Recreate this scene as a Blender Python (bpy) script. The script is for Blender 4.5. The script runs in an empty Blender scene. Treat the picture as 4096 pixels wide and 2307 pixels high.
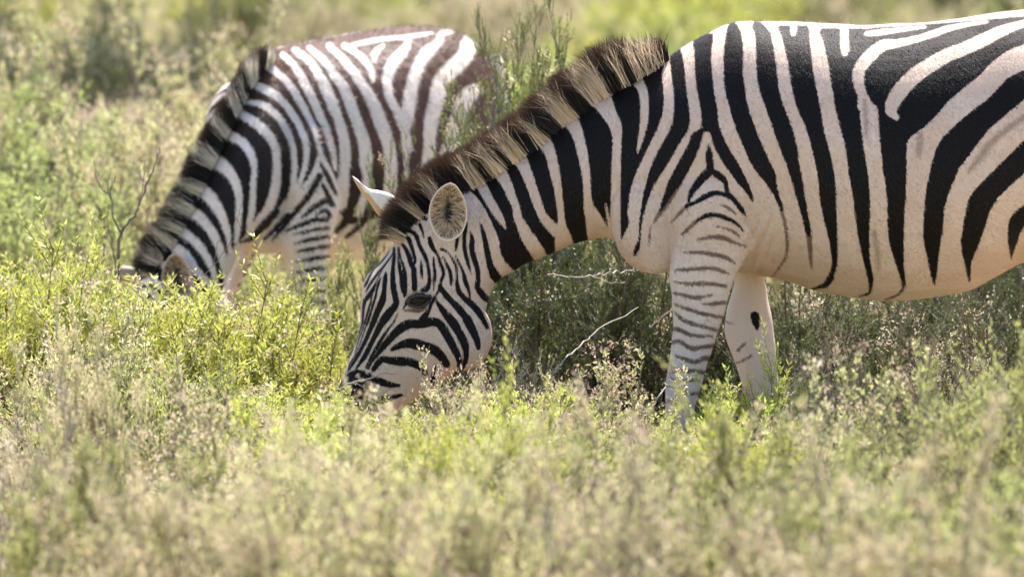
import bpy, math, random
import numpy as np
from mathutils import Vector, Matrix

# ------------------------------------------------------------------ camera, sky, sun, exposure
SC = bpy.context.scene
COL = SC.collection
CAM = np.array([0.0, -25.0, 3.0])
PITCH = math.atan2(3.0 - 0.71, 25.0)
FPX = 1750.0 * 25.105            # focal length in photo pixels (photo is 4096 wide)
cd = bpy.data.cameras.new("camera")
cd.sensor_width = 36.0
cd.lens = 36.0 * FPX / 4096.0
cd.clip_start = 1.0
cd.clip_end = 2000.0
cam = bpy.data.objects.new("camera", cd)
COL.objects.link(cam)
cam.location = CAM
cam.rotation_euler = (math.pi / 2 - PITCH, 0, 0)
cd.dof.use_dof = True
cd.dof.focus_distance = 24.95
cd.dof.aperture_fstop = 4.6
SC.camera = cam

SUN_EL, SUN_AZ = math.radians(60), math.radians(14)     # azimuth from +Y towards +X (behind the zebras)
w = bpy.data.worlds.new("World")
SC.world = w
w.use_nodes = True
nt = w.node_tree
nt.nodes.clear()
sky = nt.nodes.new("ShaderNodeTexSky")
sky.sky_type = 'NISHITA'
sky.sun_disc = False
sky.sun_elevation = SUN_EL
sky.sun_rotation = SUN_AZ
bg = nt.nodes.new("ShaderNodeBackground")
bg.inputs[1].default_value = 0.125
wo = nt.nodes.new("ShaderNodeOutputWorld")
nt.links.new(sky.outputs[0], bg.inputs[0])
nt.links.new(bg.outputs[0], wo.inputs[0])
sd = bpy.data.lights.new("sun", 'SUN')
sd.energy = 5.0
sd.angle = math.radians(0.5)
sd.color = (1.0, 0.965, 0.91)
sun = bpy.data.objects.new("sun", sd)
COL.objects.link(sun)
sdir = Vector((math.sin(SUN_AZ) * math.cos(SUN_EL), math.cos(SUN_AZ) * math.cos(SUN_EL), math.sin(SUN_EL)))
sun.rotation_euler = sdir.to_track_quat('Z', 'Y').to_euler()
sun.location = (2, 10, 15)
SC.view_settings.view_transform = 'Standard'
SC.view_settings.look = 'None'
SC.view_settings.exposure = 1.68
SC.view_settings.gamma = 1.0
SC.render.engine = 'CYCLES'
SC.cycles.max_bounces = 8
SC.cycles.diffuse_bounces = 6
SC.cycles.transparent_max_bounces = 4
SC.cycles.caustics_reflective = False
SC.cycles.caustics_refractive = False
SC.cycles.use_denoising = True

# ------------------------------------------------------------------ helpers
FWD = np.array([0, math.cos(PITCH), -math.sin(PITCH)])
UPV = np.array([0, math.sin(PITCH), math.cos(PITCH)])

def P(px, py, y):
    """world point at depth y that was measured at photo pixel (px, py)"""
    d = FWD + (px - 2048.0) / FPX * np.array([1.0, 0, 0]) + (1153.5 - py) / FPX * UPV
    return CAM + d * ((y - CAM[1]) / d[1])

def flank_uv(v):
    """drawing coordinates of a flank seen from its own side"""
    d = v - CAM
    dep = d @ FWD
    return np.stack([2048.0 + FPX * d[:, 0] / dep, 1153.5 - FPX * (d @ UPV) / dep], 1)

def mesh_np(name, verts, quads=None, tris=None):
    me = bpy.data.meshes.new(name)
    verts = np.asarray(verts, np.float32)
    q = np.zeros((0, 4), np.int32) if quads is None else np.asarray(quads, np.int32).reshape(-1, 4)
    t = np.zeros((0, 3), np.int32) if tris is None else np.asarray(tris, np.int32).reshape(-1, 3)
    me.vertices.add(len(verts))
    me.vertices.foreach_set("co", verts.ravel())
    me.loops.add(q.size + t.size)
    me.loops.foreach_set("vertex_index", np.concatenate([q.ravel(), t.ravel()]).astype(np.int32))
    me.polygons.add(len(q) + len(t))
    st = np.concatenate([np.arange(len(q)) * 4, q.size + np.arange(len(t)) * 3]).astype(np.int32)
    me.polygons.foreach_set("loop_start", st)
    me.update(calc_edges=True)
    me.validate()
    return me

def smooth_shade(me):
    me.polygons.foreach_set("use_smooth", np.ones(len(me.polygons), bool))

def fattr(me, name, vals):
    a = me.attributes.new(name, 'FLOAT', 'POINT')
    a.data.foreach_set("value", np.asarray(vals, np.float32))

def cattr(me, name, rgb):
    a = me.attributes.new(name, 'FLOAT_COLOR', 'POINT')
    c = np.ones((len(rgb), 4), np.float32)
    c[:, :3] = rgb
    a.data.foreach_set("color", c.ravel())

def obj(name, me, mat, parent=None):
    o = bpy.data.objects.new(name, me)
    COL.objects.link(o)
    if mat is not None and len(me.materials) == 0:
        me.materials.append(mat)
    if parent is not None:
        o.parent = parent
    return o

def thing(name, label, cat, loc=(0, 0, 0), group=None, rz=0):
    o = bpy.data.objects.new(name, None)
    o.empty_display_size = 0.2
    COL.objects.link(o)
    o.location = loc
    o.rotation_euler = (0, 0, rz)
    o['label'] = label
    o['category'] = cat
    if group:
        o['group'] = group
    return o

def crs(pts, n):
    """Catmull-Rom through rows of numbers, n steps per span"""
    p = np.asarray(pts, float)
    if len(p) < 3:
        t = np.linspace(0, 1, n + 1)[:, None]
        return p[0] * (1 - t) + p[-1] * t
    q = np.vstack([2 * p[0] - p[1], p, 2 * p[-1] - p[-2]])
    out = []
    for i in range(1, len(q) - 2):
        for k in range(n):
            t = k / n
            out.append(0.5 * (2 * q[i] + (q[i + 1] - q[i - 1]) * t + (2 * q[i - 1] - 5 * q[i] + 4 * q[i + 1] - q[i + 2]) * t * t
                              + (3 * q[i] - q[i - 1] - 3 * q[i + 1] + q[i + 2]) * t ** 3))
    out.append(p[-1])
    return np.array(out)

class NT:
    """tiny node-tree helper"""
    def __init__(self, name):
        self.m = bpy.data.materials.new(name)
        self.m.use_nodes = True
        self.t = self.m.node_tree
        self.t.nodes.clear()
        self.out = self.t.nodes.new("ShaderNodeOutputMaterial")
    def n(self, typ, **kw):
        nd = self.t.nodes.new("ShaderNode" + typ)
        for k, v in kw.items():
            if k.startswith("i_"):
                key = k[2:]
                nd.inputs[int(key) if key.isdigit() else key].default_value = v
            else:
                setattr(nd, k, v)
        return nd
    def l(self, a, b):
        self.t.links.new(a, b)
    def noise(self, scale, detail=2.0, rough=0.5, vec=None):
        nd = self.n("TexNoise")
        nd.inputs["Scale"].default_value = scale
        nd.inputs["Detail"].default_value = detail
        nd.inputs["Roughness"].default_value = rough
        if vec is not None:
            self.l(vec, nd.inputs["Vector"])
        return nd
    def math(self, op, a, b=0.0, clamp=False):
        nd = self.n("Math", operation=op, use_clamp=clamp)
        for i, v in enumerate((a, b)):
            if isinstance(v, (int, float)):
                nd.inputs[i].default_value = v
            else:
                self.l(v, nd.inputs[i])
        return nd.outputs[0]
    def maprange(self, v, a, b, c=0.0, d=1.0):
        nd = self.n("MapRange", interpolation_type='SMOOTHSTEP')
        self.l(v, nd.inputs[0])
        for i, x in enumerate((a, b, c, d)):
            nd.inputs[i + 1].default_value = x
        return nd.outputs[0]
    def mix(self, f, a, b):
        nd = self.n("Mix", data_type='RGBA')
        for s, v in ((0, f), (6, a), (7, b)):
            if isinstance(v, (int, float)):
                nd.inputs[s].default_value = v
            elif isinstance(v, tuple):
                nd.inputs[s].default_value = (*v, 1.0)
            else:
                self.l(v, nd.inputs[s])
        return nd.outputs[2]
    def attr(self, name):
        return self.n("Attribute", attribute_name=name)
# ------------------------------------------------------------------ animals
CROPS = {'H': (1300, 600, 1.319), 'N': (1900, 50, 1.319), 'T': (2500, 50, 1.319), 'R': (3200, 0, 1.1607),
         'L': (2500, 900, 1.6488), 'A': (1400, 900, 3.6267), 'B': (1320, 1200, 2.9017), 'C': (2500, 450, 2.638),
         'D': (1350, 650, 3.6267), 'F': (700, 50, 1.6488), 'G': (1200, 50, 1.6488), 'K': (400, 500, 1.6488),
         'S': (0, 0, 0.6289), 'P': (0, 0, 1.0)}

def cp(c, pts):
    """measured drawing units -> photo pixels; a third column is a width"""
    ox, oy, s = CROPS[c]
    p = np.asarray(pts, float) / s
    p[:, 0] += ox
    p[:, 1] += oy
    return p

def sd_poly(q, poly):
    d2 = np.full(len(q), 1e12)
    ins = np.zeros(len(q), bool)
    n = len(poly)
    for i in range(n):
        a, b = poly[i], poly[(i + 1) % n]
        e = b - a
        L = e @ e + 1e-9
        r = q - a
        t = np.clip((r @ e) / L, 0, 1)
        d2 = np.minimum(d2, ((r - t[:, None] * e) ** 2).sum(1))
        c = (a[1] > q[:, 1]) != (b[1] > q[:, 1])
        xi = a[0] + (q[:, 1] - a[1]) / (e[1] if abs(e[1]) > 1e-9 else 1e-9) * e[0]
        ins ^= c & (q[:, 0] < xi)
    d = np.sqrt(d2)
    d[ins] *= -1
    return d

def sd_stroke(q, st):
    d = np.full(len(q), 1e6)
    for i in range(len(st) - 1):
        a, b = st[i], st[i + 1]
        e = b[:2] - a[:2]
        L = e @ e + 1e-9
        r = q - a[:2]
        t = np.clip((r @ e) / L, 0, 1)
        dd = np.sqrt(((r - t[:, None] * e) ** 2).sum(1)) - 0.5 * (a[2] + t * (b[2] - a[2]))
        d = np.minimum(d, dd)
    return d

MARG = 40.0

def sstep(x, a, b):
    t = np.clip((x - a) / (b - a), 0, 1)
    return t * t * (3 - 2 * t)

def paint(q, ops):
    """q: drawing coordinates of the vertices; ops: list of (channel, kind, crop, pts); returns three distance fields"""
    f = {c: np.full(len(q), MARG) for c in 'brs'}
    for ch, kind, c, pts in ops:
        if kind == 'rows':
            p = np.array([(xl, y) for y, xl, xr in pts] + [(xr, y) for y, xl, xr in reversed(pts)], float)
            k = len(pts)
            g = np.vstack([crs(p[:k], 3), crs(p[k:], 3)])
            g = cp(c, g)
        elif kind == 'poly':
            g = cp(c, pts)
        else:
            g = crs(cp(c, pts), 4)
        lo, hi = g[:, :2].min(0) - MARG - 40, g[:, :2].max(0) + MARG + 40
        m = np.nonzero(((q >= lo) & (q <= hi)).all(1))[0]
        if not len(m):
            continue
        d = sd_stroke(q[m], g) if kind == 'st' else sd_poly(q[m], g[:, :2])
        if ch.isupper():
            k = ch.lower()
            f[k][m] = np.maximum(f[k][m], -d)
        else:
            f[ch][m] = np.minimum(f[ch][m], d)
    return {k: np.clip(v, -MARG, MARG) for k, v in f.items()}

def B(c, *p): return ('b', 'st', c, p)
def W(c, *p): return ('B', 'st', c, p)
def BP(c, *p): return ('b', 'poly', c, p)
def WP(c, *p): return ('B', 'poly', c, p)
def BR(c, *p): return ('b', 'rows', c, p)
def S(c, *p): return ('r', 'st', c, p)

# ---- grown zebra: the pattern of its flank
ADULT = [
  # neck: black field, then the white stripes
  BP('N', (1010, 230), (880, 200), (700, 330), (600, 380), (440, 480), (310, 590), (180, 670), (80, 740), (-60, 790), (-110, 900), (-10, 1000),
     (20, 1100), (45, 1240), (60, 1330), (80, 1400), (160, 1480), (330, 1400), (480, 1300), (620, 1230), (735, 1165), (765, 1215), (790, 1165),
     (815, 1110), (805, 1060), (815, 960), (840, 870), (880, 780), (920, 700), (960, 620), (990, 540), (998, 450), (986, 330)),
  W('N', (760, 260, 110), (840, 345, 65), (880, 400, 48), (893, 470, 46), (893, 560, 42), (880, 640, 32), (866, 700, 20), (857, 742, 5)),
  W('N', (590, 370, 110), (655, 440, 110), (706, 530, 78), (742, 600, 64), (749, 680, 45), (746, 780, 46), (743, 900, 50), (741, 1030, 52), (736, 1110, 62), (732, 1190, 75)),
  W('N', (690, 1010, 8), (700, 1070, 16), (706, 1120, 14)),
  W('N', (430, 500, 90), (500, 565, 80), (540, 640, 60), (562, 720, 54), (578, 800, 48), (588, 880, 42), (593, 960, 40), (600, 1020, 52), (622, 1080, 82), (645, 1150, 110), (660, 1210, 120)),
  W('N', (300, 620, 85), (365, 685, 72), (396, 740, 58), (416, 820, 52), (432, 900, 44), (444, 980, 38), (453, 1060, 34), (458, 1120, 42), (465, 1190, 86), (475, 1250, 104)),
  W('N', (170, 690, 80), (232, 765, 70), (270, 840, 58), (300, 920, 50), (324, 990, 50), (350, 1060, 46), (385, 1110, 52), (430, 1155, 60)),
  W('N', (60, 770, 75), (120, 830, 72), (160, 890, 58), (190, 960, 48), (214, 1020, 40), (227, 1080, 44), (250, 1130, 54), (282, 1190, 70), (315, 1240, 72), (350, 1300, 70)),
  W('N', (-30, 840, 60), (25, 900, 54), (70, 980, 48), (105, 1040, 46), (137, 1090, 34), (160, 1135, 10)),
  W('A', (1830, -150, 120), (1990, -10, 95), (2060, 110, 110), (2110, 250, 110), (2120, 400, 120), (2150, 500, 150), (2230, 650, 150), (2330, 750, 160)),
  W('H', (655, 100, 60), (720, 200, 46), (790, 275, 48), (842, 360, 48), (874, 440, 50), (894, 520, 48), (915, 590, 56), (955, 640, 66), (1000, 690, 70)),
  # white of the head side, then its own black stripes
  WP('A', (1720, -60), (1800, -10), (1850, 80), (1880, 240), (1910, 400), (1930, 530), (1980, 660), (2010, 780), (2100, 850), (2200, 820), (2200, 1700), (-200, 3000), (-200, -200), (400, -130), (900, -250), (1500, -150)),
  # forelock and poll
  BP('D', (480, 940), (560, 700), (760, 480), (960, 330), (1100, 120), (1400, 60), (1300, 330), (1260, 560), (1330, 760), (1300, 850), (1100, 800), (940, 860), (760, 940), (620, 980)),
  W('D', (980, 560, 25), (1130, 640, 55), (1330, 780, 60)),
  W('D', (960, 680, 25), (1100, 780, 50), (1250, 890, 50)),
  W('D', (800, 820, 25), (950, 880, 60), (1120, 930, 70), (1200, 1010, 50)),
  B('A', (630, 250, 15), (500, 480, 30), (340, 650, 34), (250, 820, 44), (212, 890, 34)),
  B('A', (620, 420, 25), (520, 560, 30), (420, 680, 35), (330, 800, 40), (255, 920, 30), (225, 980, 10)),
  B('A', (590, 470, 18), (500, 600, 18), (430, 720, 20), (380, 830, 25), (325, 950, 60), (260, 1040, 70), (205, 1130, 50), (190, 1300, 38), (180, 1450, 24)),
  B('A', (400, 830, 12), (360, 900, 16), (322, 1010, 24), (300, 1120, 28), (258, 1280, 26), (212, 1450, 22)),
  B('A', (450, 760, 20), (412, 850, 42), (388, 950, 38), (368, 1050, 38), (322, 1200, 36), (284, 1330, 36), (248, 1450, 30)),
  B('A', (520, 690, 40), (510, 800, 70), (500, 900, 70), (490, 1000, 80), (468, 1100, 108), (420, 1200, 90), (370, 1330, 88), (330, 1450, 72)),
  B('A', (640, 330, 40), (640, 480, 55), (625, 620, 60), (620, 760, 80), (630, 900, 90), (650, 1000, 95), (670, 1100, 90), (660, 1180, 80), (590, 1260, 100), (530, 1350, 100), (460, 1450, 80)),
  B('A', (705, 330, 35), (720, 480, 65), (745, 600, 110), (770, 720, 120), (775, 820, 115), (785, 930, 100), (795, 1000, 60), (785, 1040, 30)),
  W('A', (690, 430, 8), (735, 550, 12), (770, 690, 6)),
  B('A', (740, 250, 30), (800, 330, 60), (850, 440, 70), (890, 560, 80), (925, 640, 80), (930, 740, 85), (935, 840, 85), (935, 930, 80)),
  B('A', (800, 170, 30), (850, 200, 70), (890, 300, 60), (920, 400, 55), (945, 500, 50), (940, 560, 40)),
  B('A', (480, 40, 60), (700, 70, 60), (880, 90, 60), (960, 150, 70), (990, 240, 60), (1030, 340, 65), (1085, 440, 65), (1120, 540, 50), (1140, 640, 50), (1150, 740, 55), (1150, 840, 60), (1110, 920, 90), (1040, 945, 50)),
  B('A', (1035, 520, 30), (1035, 600, 45), (1040, 700, 50), (1045, 775, 25)),
  B('A', (1010, -10, 50), (1050, 80, 45), (1070, 180, 25)),
  B('A', (1155, 190, 60), (1170, 260, 80), (1210, 350, 60), (1270, 430, 45), (1305, 540, 50), (1345, 640, 55), (1355, 720, 50), (1325, 800, 50), (1305, 890, 45), (1270, 980, 35), (1220, 1060, 45), (1180, 1140, 50), (1140, 1230, 50), (1090, 1300, 70), (1040, 1370, 90)),
  B('A', (1210, 470, 30), (1215, 560, 45), (1230, 680, 50), (1230, 780, 45), (1220, 880, 25), (1215, 960, 12)),
  B('A', (1355, 460, 25), (1400, 560, 40), (1445, 660, 55), (1465, 760, 55), (1465, 840, 45), (1465, 880, 20)),
  B('A', (1330, 350, 50), (1400, 380, 30), (1450, 440, 30), (1500, 520, 40), (1540, 620, 40), (1550, 740, 35), (1555, 860, 60), (1580, 960, 80), (1640, 1040, 80), (1720, 1110, 100), (1800, 1180, 100), (1870, 1270, 100), (1930, 1370, 80), (1990, 1480, 60)),
  B('A', (1530, 440, 20), (1590, 560, 35), (1640, 680, 50), (1670, 800, 70), (1705, 900, 60), (1735, 1000, 35), (1745, 1080, 20)),
  B('A', (1560, 150, 50), (1545, 290, 50), (1530, 380, 20)),
  B('A', (1680, -20, 60), (1660, 180, 60), (1660, 320, 60), (1680, 440, 60), (1715, 560, 50), (1740, 650, 30), (1765, 720, 10)),
  B('A', (1745, 90, 20), (1770, 200, 70), (1765, 320, 80), (1785, 440, 80), (1825, 560, 80), (1855, 680, 70), (1855, 800, 75), (1850, 900, 85), (1900, 980, 100), (1970, 1060, 100), (2060, 1090, 90)),
  B('A', (1305, 890, 70), (1380, 1000, 90), (1470, 1100, 90), (1560, 1190, 110), (1640, 1290, 110), (1720, 1390, 100), (1760, 1450, 90)),
  B('A', (1245, 1060, 30), (1270, 1130, 50), (1330, 1210, 90), (1400, 1310, 100), (1480, 1420, 110)),
  B('B', (405, 0, 50), (385, 150, 22), (365, 300, 20), (320, 430, 20), (250, 610, 18), (185, 780, 16), (165, 880, 16)),
  B('B', (465, 50, 28), (420, 200, 24), (375, 350, 18), (320, 500, 14), (290, 620, 8)),
  B('B', (510, 20, 36), (455, 200, 28), (405, 340, 20), (350, 500, 14), (285, 650, 16), (230, 740, 22), (205, 830, 12)),
  B('B', (590, 50, 88), (530, 180, 70), (475, 320, 60), (420, 450, 50), (330, 630, 45), (250, 760, 35), (215, 815, 20)),
  B('B', (770, 0, 75), (760, 60, 80), (680, 150, 95), (610, 250, 90), (540, 380, 70), (480, 500, 60), (410, 640, 60), (340, 740, 40), (300, 800, 20)),
  B('B', (790, 150, 15), (740, 250, 22), (650, 370, 35), (570, 500, 45), (490, 640, 40), (420, 780, 30)),
  B('B', (440, 800, 25), (500, 690, 35), (580, 590, 60), (660, 490, 80), (740, 400, 95), (830, 320, 110), (930, 275, 110), (1080, 280, 95), (1180, 250, 110), (1260, 270, 100), (1320, 340, 100), (1370, 430, 100), (1430, 540, 90), (1480, 640, 80), (1500, 720, 60), (1490, 760, 40)),
  B('B', (1180, 20, 36), (1160, 90, 40), (1120, 170, 60), (1080, 230, 70)),
  B('B', (720, 570, 50), (800, 530, 80), (900, 500, 110), (1000, 510, 130), (1100, 540, 120), (1200, 570, 120), (1270, 630, 110), (1320, 690, 100), (1350, 740, 90)),
  B('B', (505, 800, 60), (600, 690, 80), (700, 700, 90), (820, 710, 110), (900, 710, 100), (990, 740, 100), (1070, 790, 90), (1110, 850, 60)),
  B('B', (1225, 740, 20), (1205, 840, 50), (1190, 940, 60), (1190, 970, 40)),
  B('B', (1370, 190, 100), (1440, 280, 110), (1500, 380, 100), (1560, 500, 100), (1580, 620, 70), (1570, 710, 60), (1540, 790, 40), (1470, 830, 50)),
  B('B', (1590, 220, 110), (1650, 340, 100), (1700, 450, 80), (1720, 550, 60)),
  BP('B', (150, 880), (230, 830), (310, 800), (420, 820), (490, 850), (470, 950), (470, 1050), (440, 1150), (480, 1280), (440, 1500), (0, 1500), (40, 1000), (130, 930)),
  W('B', (185, 885, 14), (172, 960, 12)),
  B('B', (510, 920, 80), (600, 950, 90), (700, 980, 70), (800, 990, 40)),
  B('B', (500, 1180, 80), (600, 1160, 90), (700, 1130, 70), (830, 1100, 40)),
  # eye surround
  WP('A', (820, 985), (900, 955), (1030, 985), (1170, 985), (1180, 1020), (1000, 1015), (830, 1050)),
  B('A', (765, 1230, 14), (810, 1140, 46), (850, 1060, 44), (930, 1025, 30), (1040, 1030, 34), (1150, 1045, 36)),
  B('A', (860, 1150, 40), (960, 1190, 40), (1060, 1165, 40), (1115, 1105, 36)),
  S('A', (790, 1240, 30), (900, 1235, 60), (1010, 1245, 55), (1100, 1200, 40)),
  # trunk
  BR('T', (175, 225, 285), (250, 235, 308), (350, 248, 318), (450, 258, 330), (550, 255, 343), (620, 235, 332), (700, 190, 282), (800, 142, 226), (900, 110, 160), (1000, 88, 118), (1100, 75, 92), (1150, 75, 85)),
  BR('T', (112, 376, 465), (160, 358, 464), (200, 364, 456), (300, 368, 458), (400, 378, 468), (500, 395, 485), (600, 402, 497), (632, 362, 506)),
  BR('T', (620, 385, 430), (645, 350, 411), (700, 330, 398), (800, 275, 355), (900, 225, 300), (960, 205, 250), (1010, 190, 218), (1050, 178, 190)),
  ('r', 'st', 'T', ((262, 900, 70), (235, 960, 58), (205, 1020, 40), (175, 1070, 24), (150, 1110, 8))),
  BR('T', (610, 420, 500), (640, 448, 512), (700, 468, 540), (750, 490, 570), (800, 522, 600), (850, 557, 625), (900, 592, 650), (950, 637, 670), (1000, 668, 680)),
  BR('T', (54, 555, 582), (80, 540, 600), (120, 532, 615), (200, 522, 622), (300, 520, 622), (400, 525, 632), (500, 550, 650), (600, 580, 685), (700, 620, 725), (800, 665, 770), (850, 700, 793), (900, 740, 800), (950, 775, 810), (1000, 800, 828), (1050, 818, 838)),
  S('T', (826, 1040, 20), (850, 1150, 20), (850, 1280, 16), (780, 1390, 8)),
  BR('T', (50, 680, 712), (80, 670, 745), (120, 685, 770), (200, 690, 785), (300, 692, 800), (400, 705, 812), (500, 740, 840), (600, 775, 880), (700, 810, 905), (800, 850, 920), (900, 880, 940), (1000, 910, 955), (1100, 937, 972), (1180, 955, 985)),
  S('T', (968, 1150, 32), (975, 1230, 28), (978, 1300, 20), (985, 1350, 8)),
  BR('T', (70, 815, 960), (85, 805, 970), (120, 822, 972), (200, 845, 980), (300, 865, 990), (400, 880, 1010), (500, 905, 1030), (600, 950, 1045), (700, 980, 1070), (800, 1005, 1095), (900, 1020, 1110), (1000, 1030, 1115), (1100, 1050, 1118), (1200, 1075, 1122), (1300, 1090, 1120), (1350, 1085, 1115), (1400, 1062, 1095), (1440, 1035, 1066)),
  B('R', (145, 1290, 30), (120, 1320, 28), (80, 1335, 14), (40, 1345, 6)),
  W('T', (890, 66, 34), (888, 100, 32), (886, 118, 20)),
  BP('R', (88, 150), (100, 133), (300, 132), (520, 119), (700, 105), (900, 89), (1040, 77), (1300, 60), (1700, 90), (1400, 100), (1200, 140), (1040, 205), (960, 240), (890, 290), (840, 345), (760, 410), (690, 470),
     (640, 530), (580, 590), (520, 630), (497, 660), (494, 720), (494, 830), (388, 830), (375, 700), (367, 600), (360, 500), (300, 450), (270, 420), (150, 430), (132, 300), (108, 200)),
  BR('R', (380, 148, 256), (430, 155, 270), (500, 162, 276), (600, 188, 285), (700, 212, 298), (800, 225, 315), (900, 243, 325), (1000, 255, 325), (1100, 270, 322), (1200, 290, 325), (1260, 305, 335), (1300, 315, 340), (1340, 318, 335)),
  B('R', (328, 1330, 18), (320, 1360, 14), (275, 1374, 6)),
  BR('R', (680, 372, 495), (800, 388, 495), (900, 402, 492), (1000, 405, 485), (1100, 410, 482), (1150, 420, 482), (1200, 435, 482), (1260, 455, 485), (1310, 470, 490), (1340, 474, 485)),
  B('R', (480, 1335, 12), (450, 1370, 10), (395, 1390, 5)),
  W('R', (205, 122, 40), (206, 170, 38), (208, 225, 40), (207, 245, 32)),
  W('R', (865, 103, 14), (780, 115, 20), (690, 133, 28), (620, 158, 32), (540, 182, 32), (455, 203, 38), (385, 212, 52), (330, 255, 58), (285, 305, 58), (270, 350, 54), (275, 400, 50), (288, 440, 46), (300, 490, 70)),
  W('R', (310, 158, 24), (380, 150, 28), (480, 138, 20), (580, 127, 14)),
  W('R', (300, 127, 18), (350, 122, 10)),
  W('R', (1500, 20, 30), (1250, 55, 30), (1040, 110, 34), (930, 148, 52), (850, 187, 60), (760, 228, 60), (680, 260, 64), (600, 305, 68), (530, 355, 72), (480, 405, 72), (440, 460, 68), (422, 510, 54), (448, 548, 24)),
  BP('R', (1700, 200), (1400, 190), (1200, 240), (1040, 325), (960, 365), (910, 420), (860, 470), (790, 520), (720, 580), (660, 640), (630, 690), (610, 760), (595, 830), (582, 900), (574, 1000), (572, 1100), (578, 1150), (590, 1200), (602, 1260),
     (618, 1320), (628, 1325), (637, 1250), (645, 1180), (655, 1120), (665, 1050), (670, 970), (690, 900), (715, 840), (740, 780), (780, 730), (830, 660), (890, 590), (960, 530), (1040, 465), (1200, 380), (1400, 330), (1700, 330)),
  BP('R', (1700, 480), (1400, 480), (1200, 570), (1040, 650), (970, 720), (900, 790), (850, 840), (810, 880), (780, 930), (765, 1000), (755, 1060), (745, 1120), (750, 1170), (762, 1220), (780, 1305), (790, 1305), (797, 1210), (815, 1170), (840, 1110),
     (860, 1050), (880, 980), (920, 920), (980, 860), (1040, 805), (1200, 720), (1400, 640), (1700, 620)),
  BP('R', (1040, 950), (1000, 980), (970, 1020), (962, 1080), (965, 1130), (975, 1190), (980, 1205), (1000, 1150), (1020, 1090), (1050, 1030), (1200, 900), (1400, 820), (1700, 800), (1700, 740), (1400, 750), (1200, 830)),
  ('s', 'st', 'R', ((560, 630, 30), (555, 680, 36), (552, 730, 20))),
  ('s', 'st', 'R', ((1060, 530, 34), (900, 650, 36), (830, 740, 36), (780, 800, 16))),
  ('s', 'st', 'R', ((300, 470, 20), (305, 540, 26), (310, 640, 14))),
  ('s', 'st', 'R', ((345, 1080, 26), (360, 1180, 26), (365, 1250, 14))),
  # shoulder chevron and foreleg
  B('C', (880, 335, 20), (885, 420, 66), (890, 500, 82), (900, 580, 88), (900, 620, 100)),
  B('C', (890, 620, 100), (830, 680, 96), (760, 760, 86), (710, 830, 66), (668, 930, 34)),
  B('C', (930, 630, 70), (1010, 680, 76), (1060, 740, 56), (1080, 840, 46), (1130, 900, 58), (1190, 970, 56), (1240, 1040, 46), (1262, 1080, 18)),
  B('C', (640, 990, 34), (760, 940, 46), (860, 880, 64), (960, 850, 56), (1050, 870, 46), (1110, 900, 40)),
  S('C', (490, 1160, 14), (580, 1060, 40), (650, 990, 48)),
  S('C', (1000, 970, 18), (1060, 990, 30), (1120, 1030, 34), (1170, 1070, 24)),
  B('C', (760, 1140, 30), (860, 1090, 50), (960, 1080, 48), (1060, 1110, 48), (1140, 1150, 42), (1200, 1190, 32), (1245, 1250, 16)),
  S('C', (600, 1290, 28), (680, 1210, 44), (780, 1130, 52)),
  S('C', (920, 1190, 14), (1060, 1220, 22), (1150, 1260, 34), (1200, 1300, 28)),
  S('L', (480, 97, 18), (570, 78, 28), (650, 85, 34), (720, 115, 24), (800, 140, 8)),
  S('L', (390, 180, 16), (500, 180, 28), (590, 195, 34), (670, 215, 28), (722, 247, 12)),
  S('L', (330, 297, 16), (420, 292, 28), (520, 285, 30), (600, 290, 28), (685, 320, 16)),
  S('L', (325, 375, 12), (420, 385, 24), (540, 385, 30), (665, 402, 22)),
  S('L', (325, 448, 20), (400, 465, 28), (470, 478, 28), (575, 460, 14)),
  S('L', (510, 520, 12), (580, 518, 28), (655, 508, 28)),
  S('L', (330, 522, 16), (430, 558, 28), (540, 590, 28), (645, 606, 20)),
  S('L', (330, 575, 14), (375, 620, 28), (450, 650, 28), (560, 680, 26), (640, 697, 14)),
  S('L', (535, 632, 9), (570, 632, 8)),
  S('L', (312, 682, 28), (360, 690, 30), (440, 725, 32), (575, 732, 14)),
  S('L', (308, 775, 28), (360, 765, 28), (430, 808, 34), (520, 802, 30), (618, 783, 26)),
  S('L', (335, 860, 16), (400, 885, 34), (460, 900, 32), (510, 880, 34), (585, 872, 34)),
  S('L', (300, 928, 16), (370, 955, 28), (460, 960, 28), (555, 977, 34)),
  S('L', (295, 975, 8), (350, 965, 18)),
  S('L', (290, 1005, 10), (360, 1030, 26), (430, 1020, 22), (485, 1025, 18)),
  S('L', (280, 1058, 10), (360, 1085, 24), (430, 1110, 20), (525, 1095, 18)),
  S('L', (270, 1165, 10), (320, 1145, 16), (375, 1128, 10)),
  S('L', (350, 1170, 14), (415, 1170, 18)), S('L', (325, 1225, 12), (385, 1225, 18)), S('L', (465, 1192, 16), (495, 1202, 18)),
  S('L', (680, 695, 16), (722, 695, 8)), S('L', (755, 875, 22), (802, 815, 16)), S('L', (750, 965, 14), (840, 905, 18)),
  BP('L', (832, 628), (845, 610), (872, 603), (893, 625), (902, 660), (902, 695), (886, 735), (868, 722), (848, 690)),
  B('L', (102, -10, 20), (95, 90, 14), (80, 150, 32), (62, 195, 20)),
  S('L', (172, 10, 14), (160, 80, 12), (156, 140, 6)),
  # hooves and hidden lower bands
  S('P', (2660, 1745, 14), (2790, 1755, 18)), S('P', (2660, 1805, 12), (2780, 1812, 16)), S('P', (2660, 1880, 12), (2770, 1885, 16)),
  BP('P', (2500, 2330), (3300, 2300), (3300, 2600), (2500, 2600)), BP('P', (4300, 2330), (5000, 2300), (5000, 2600), (4300, 2600)),
]

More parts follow.
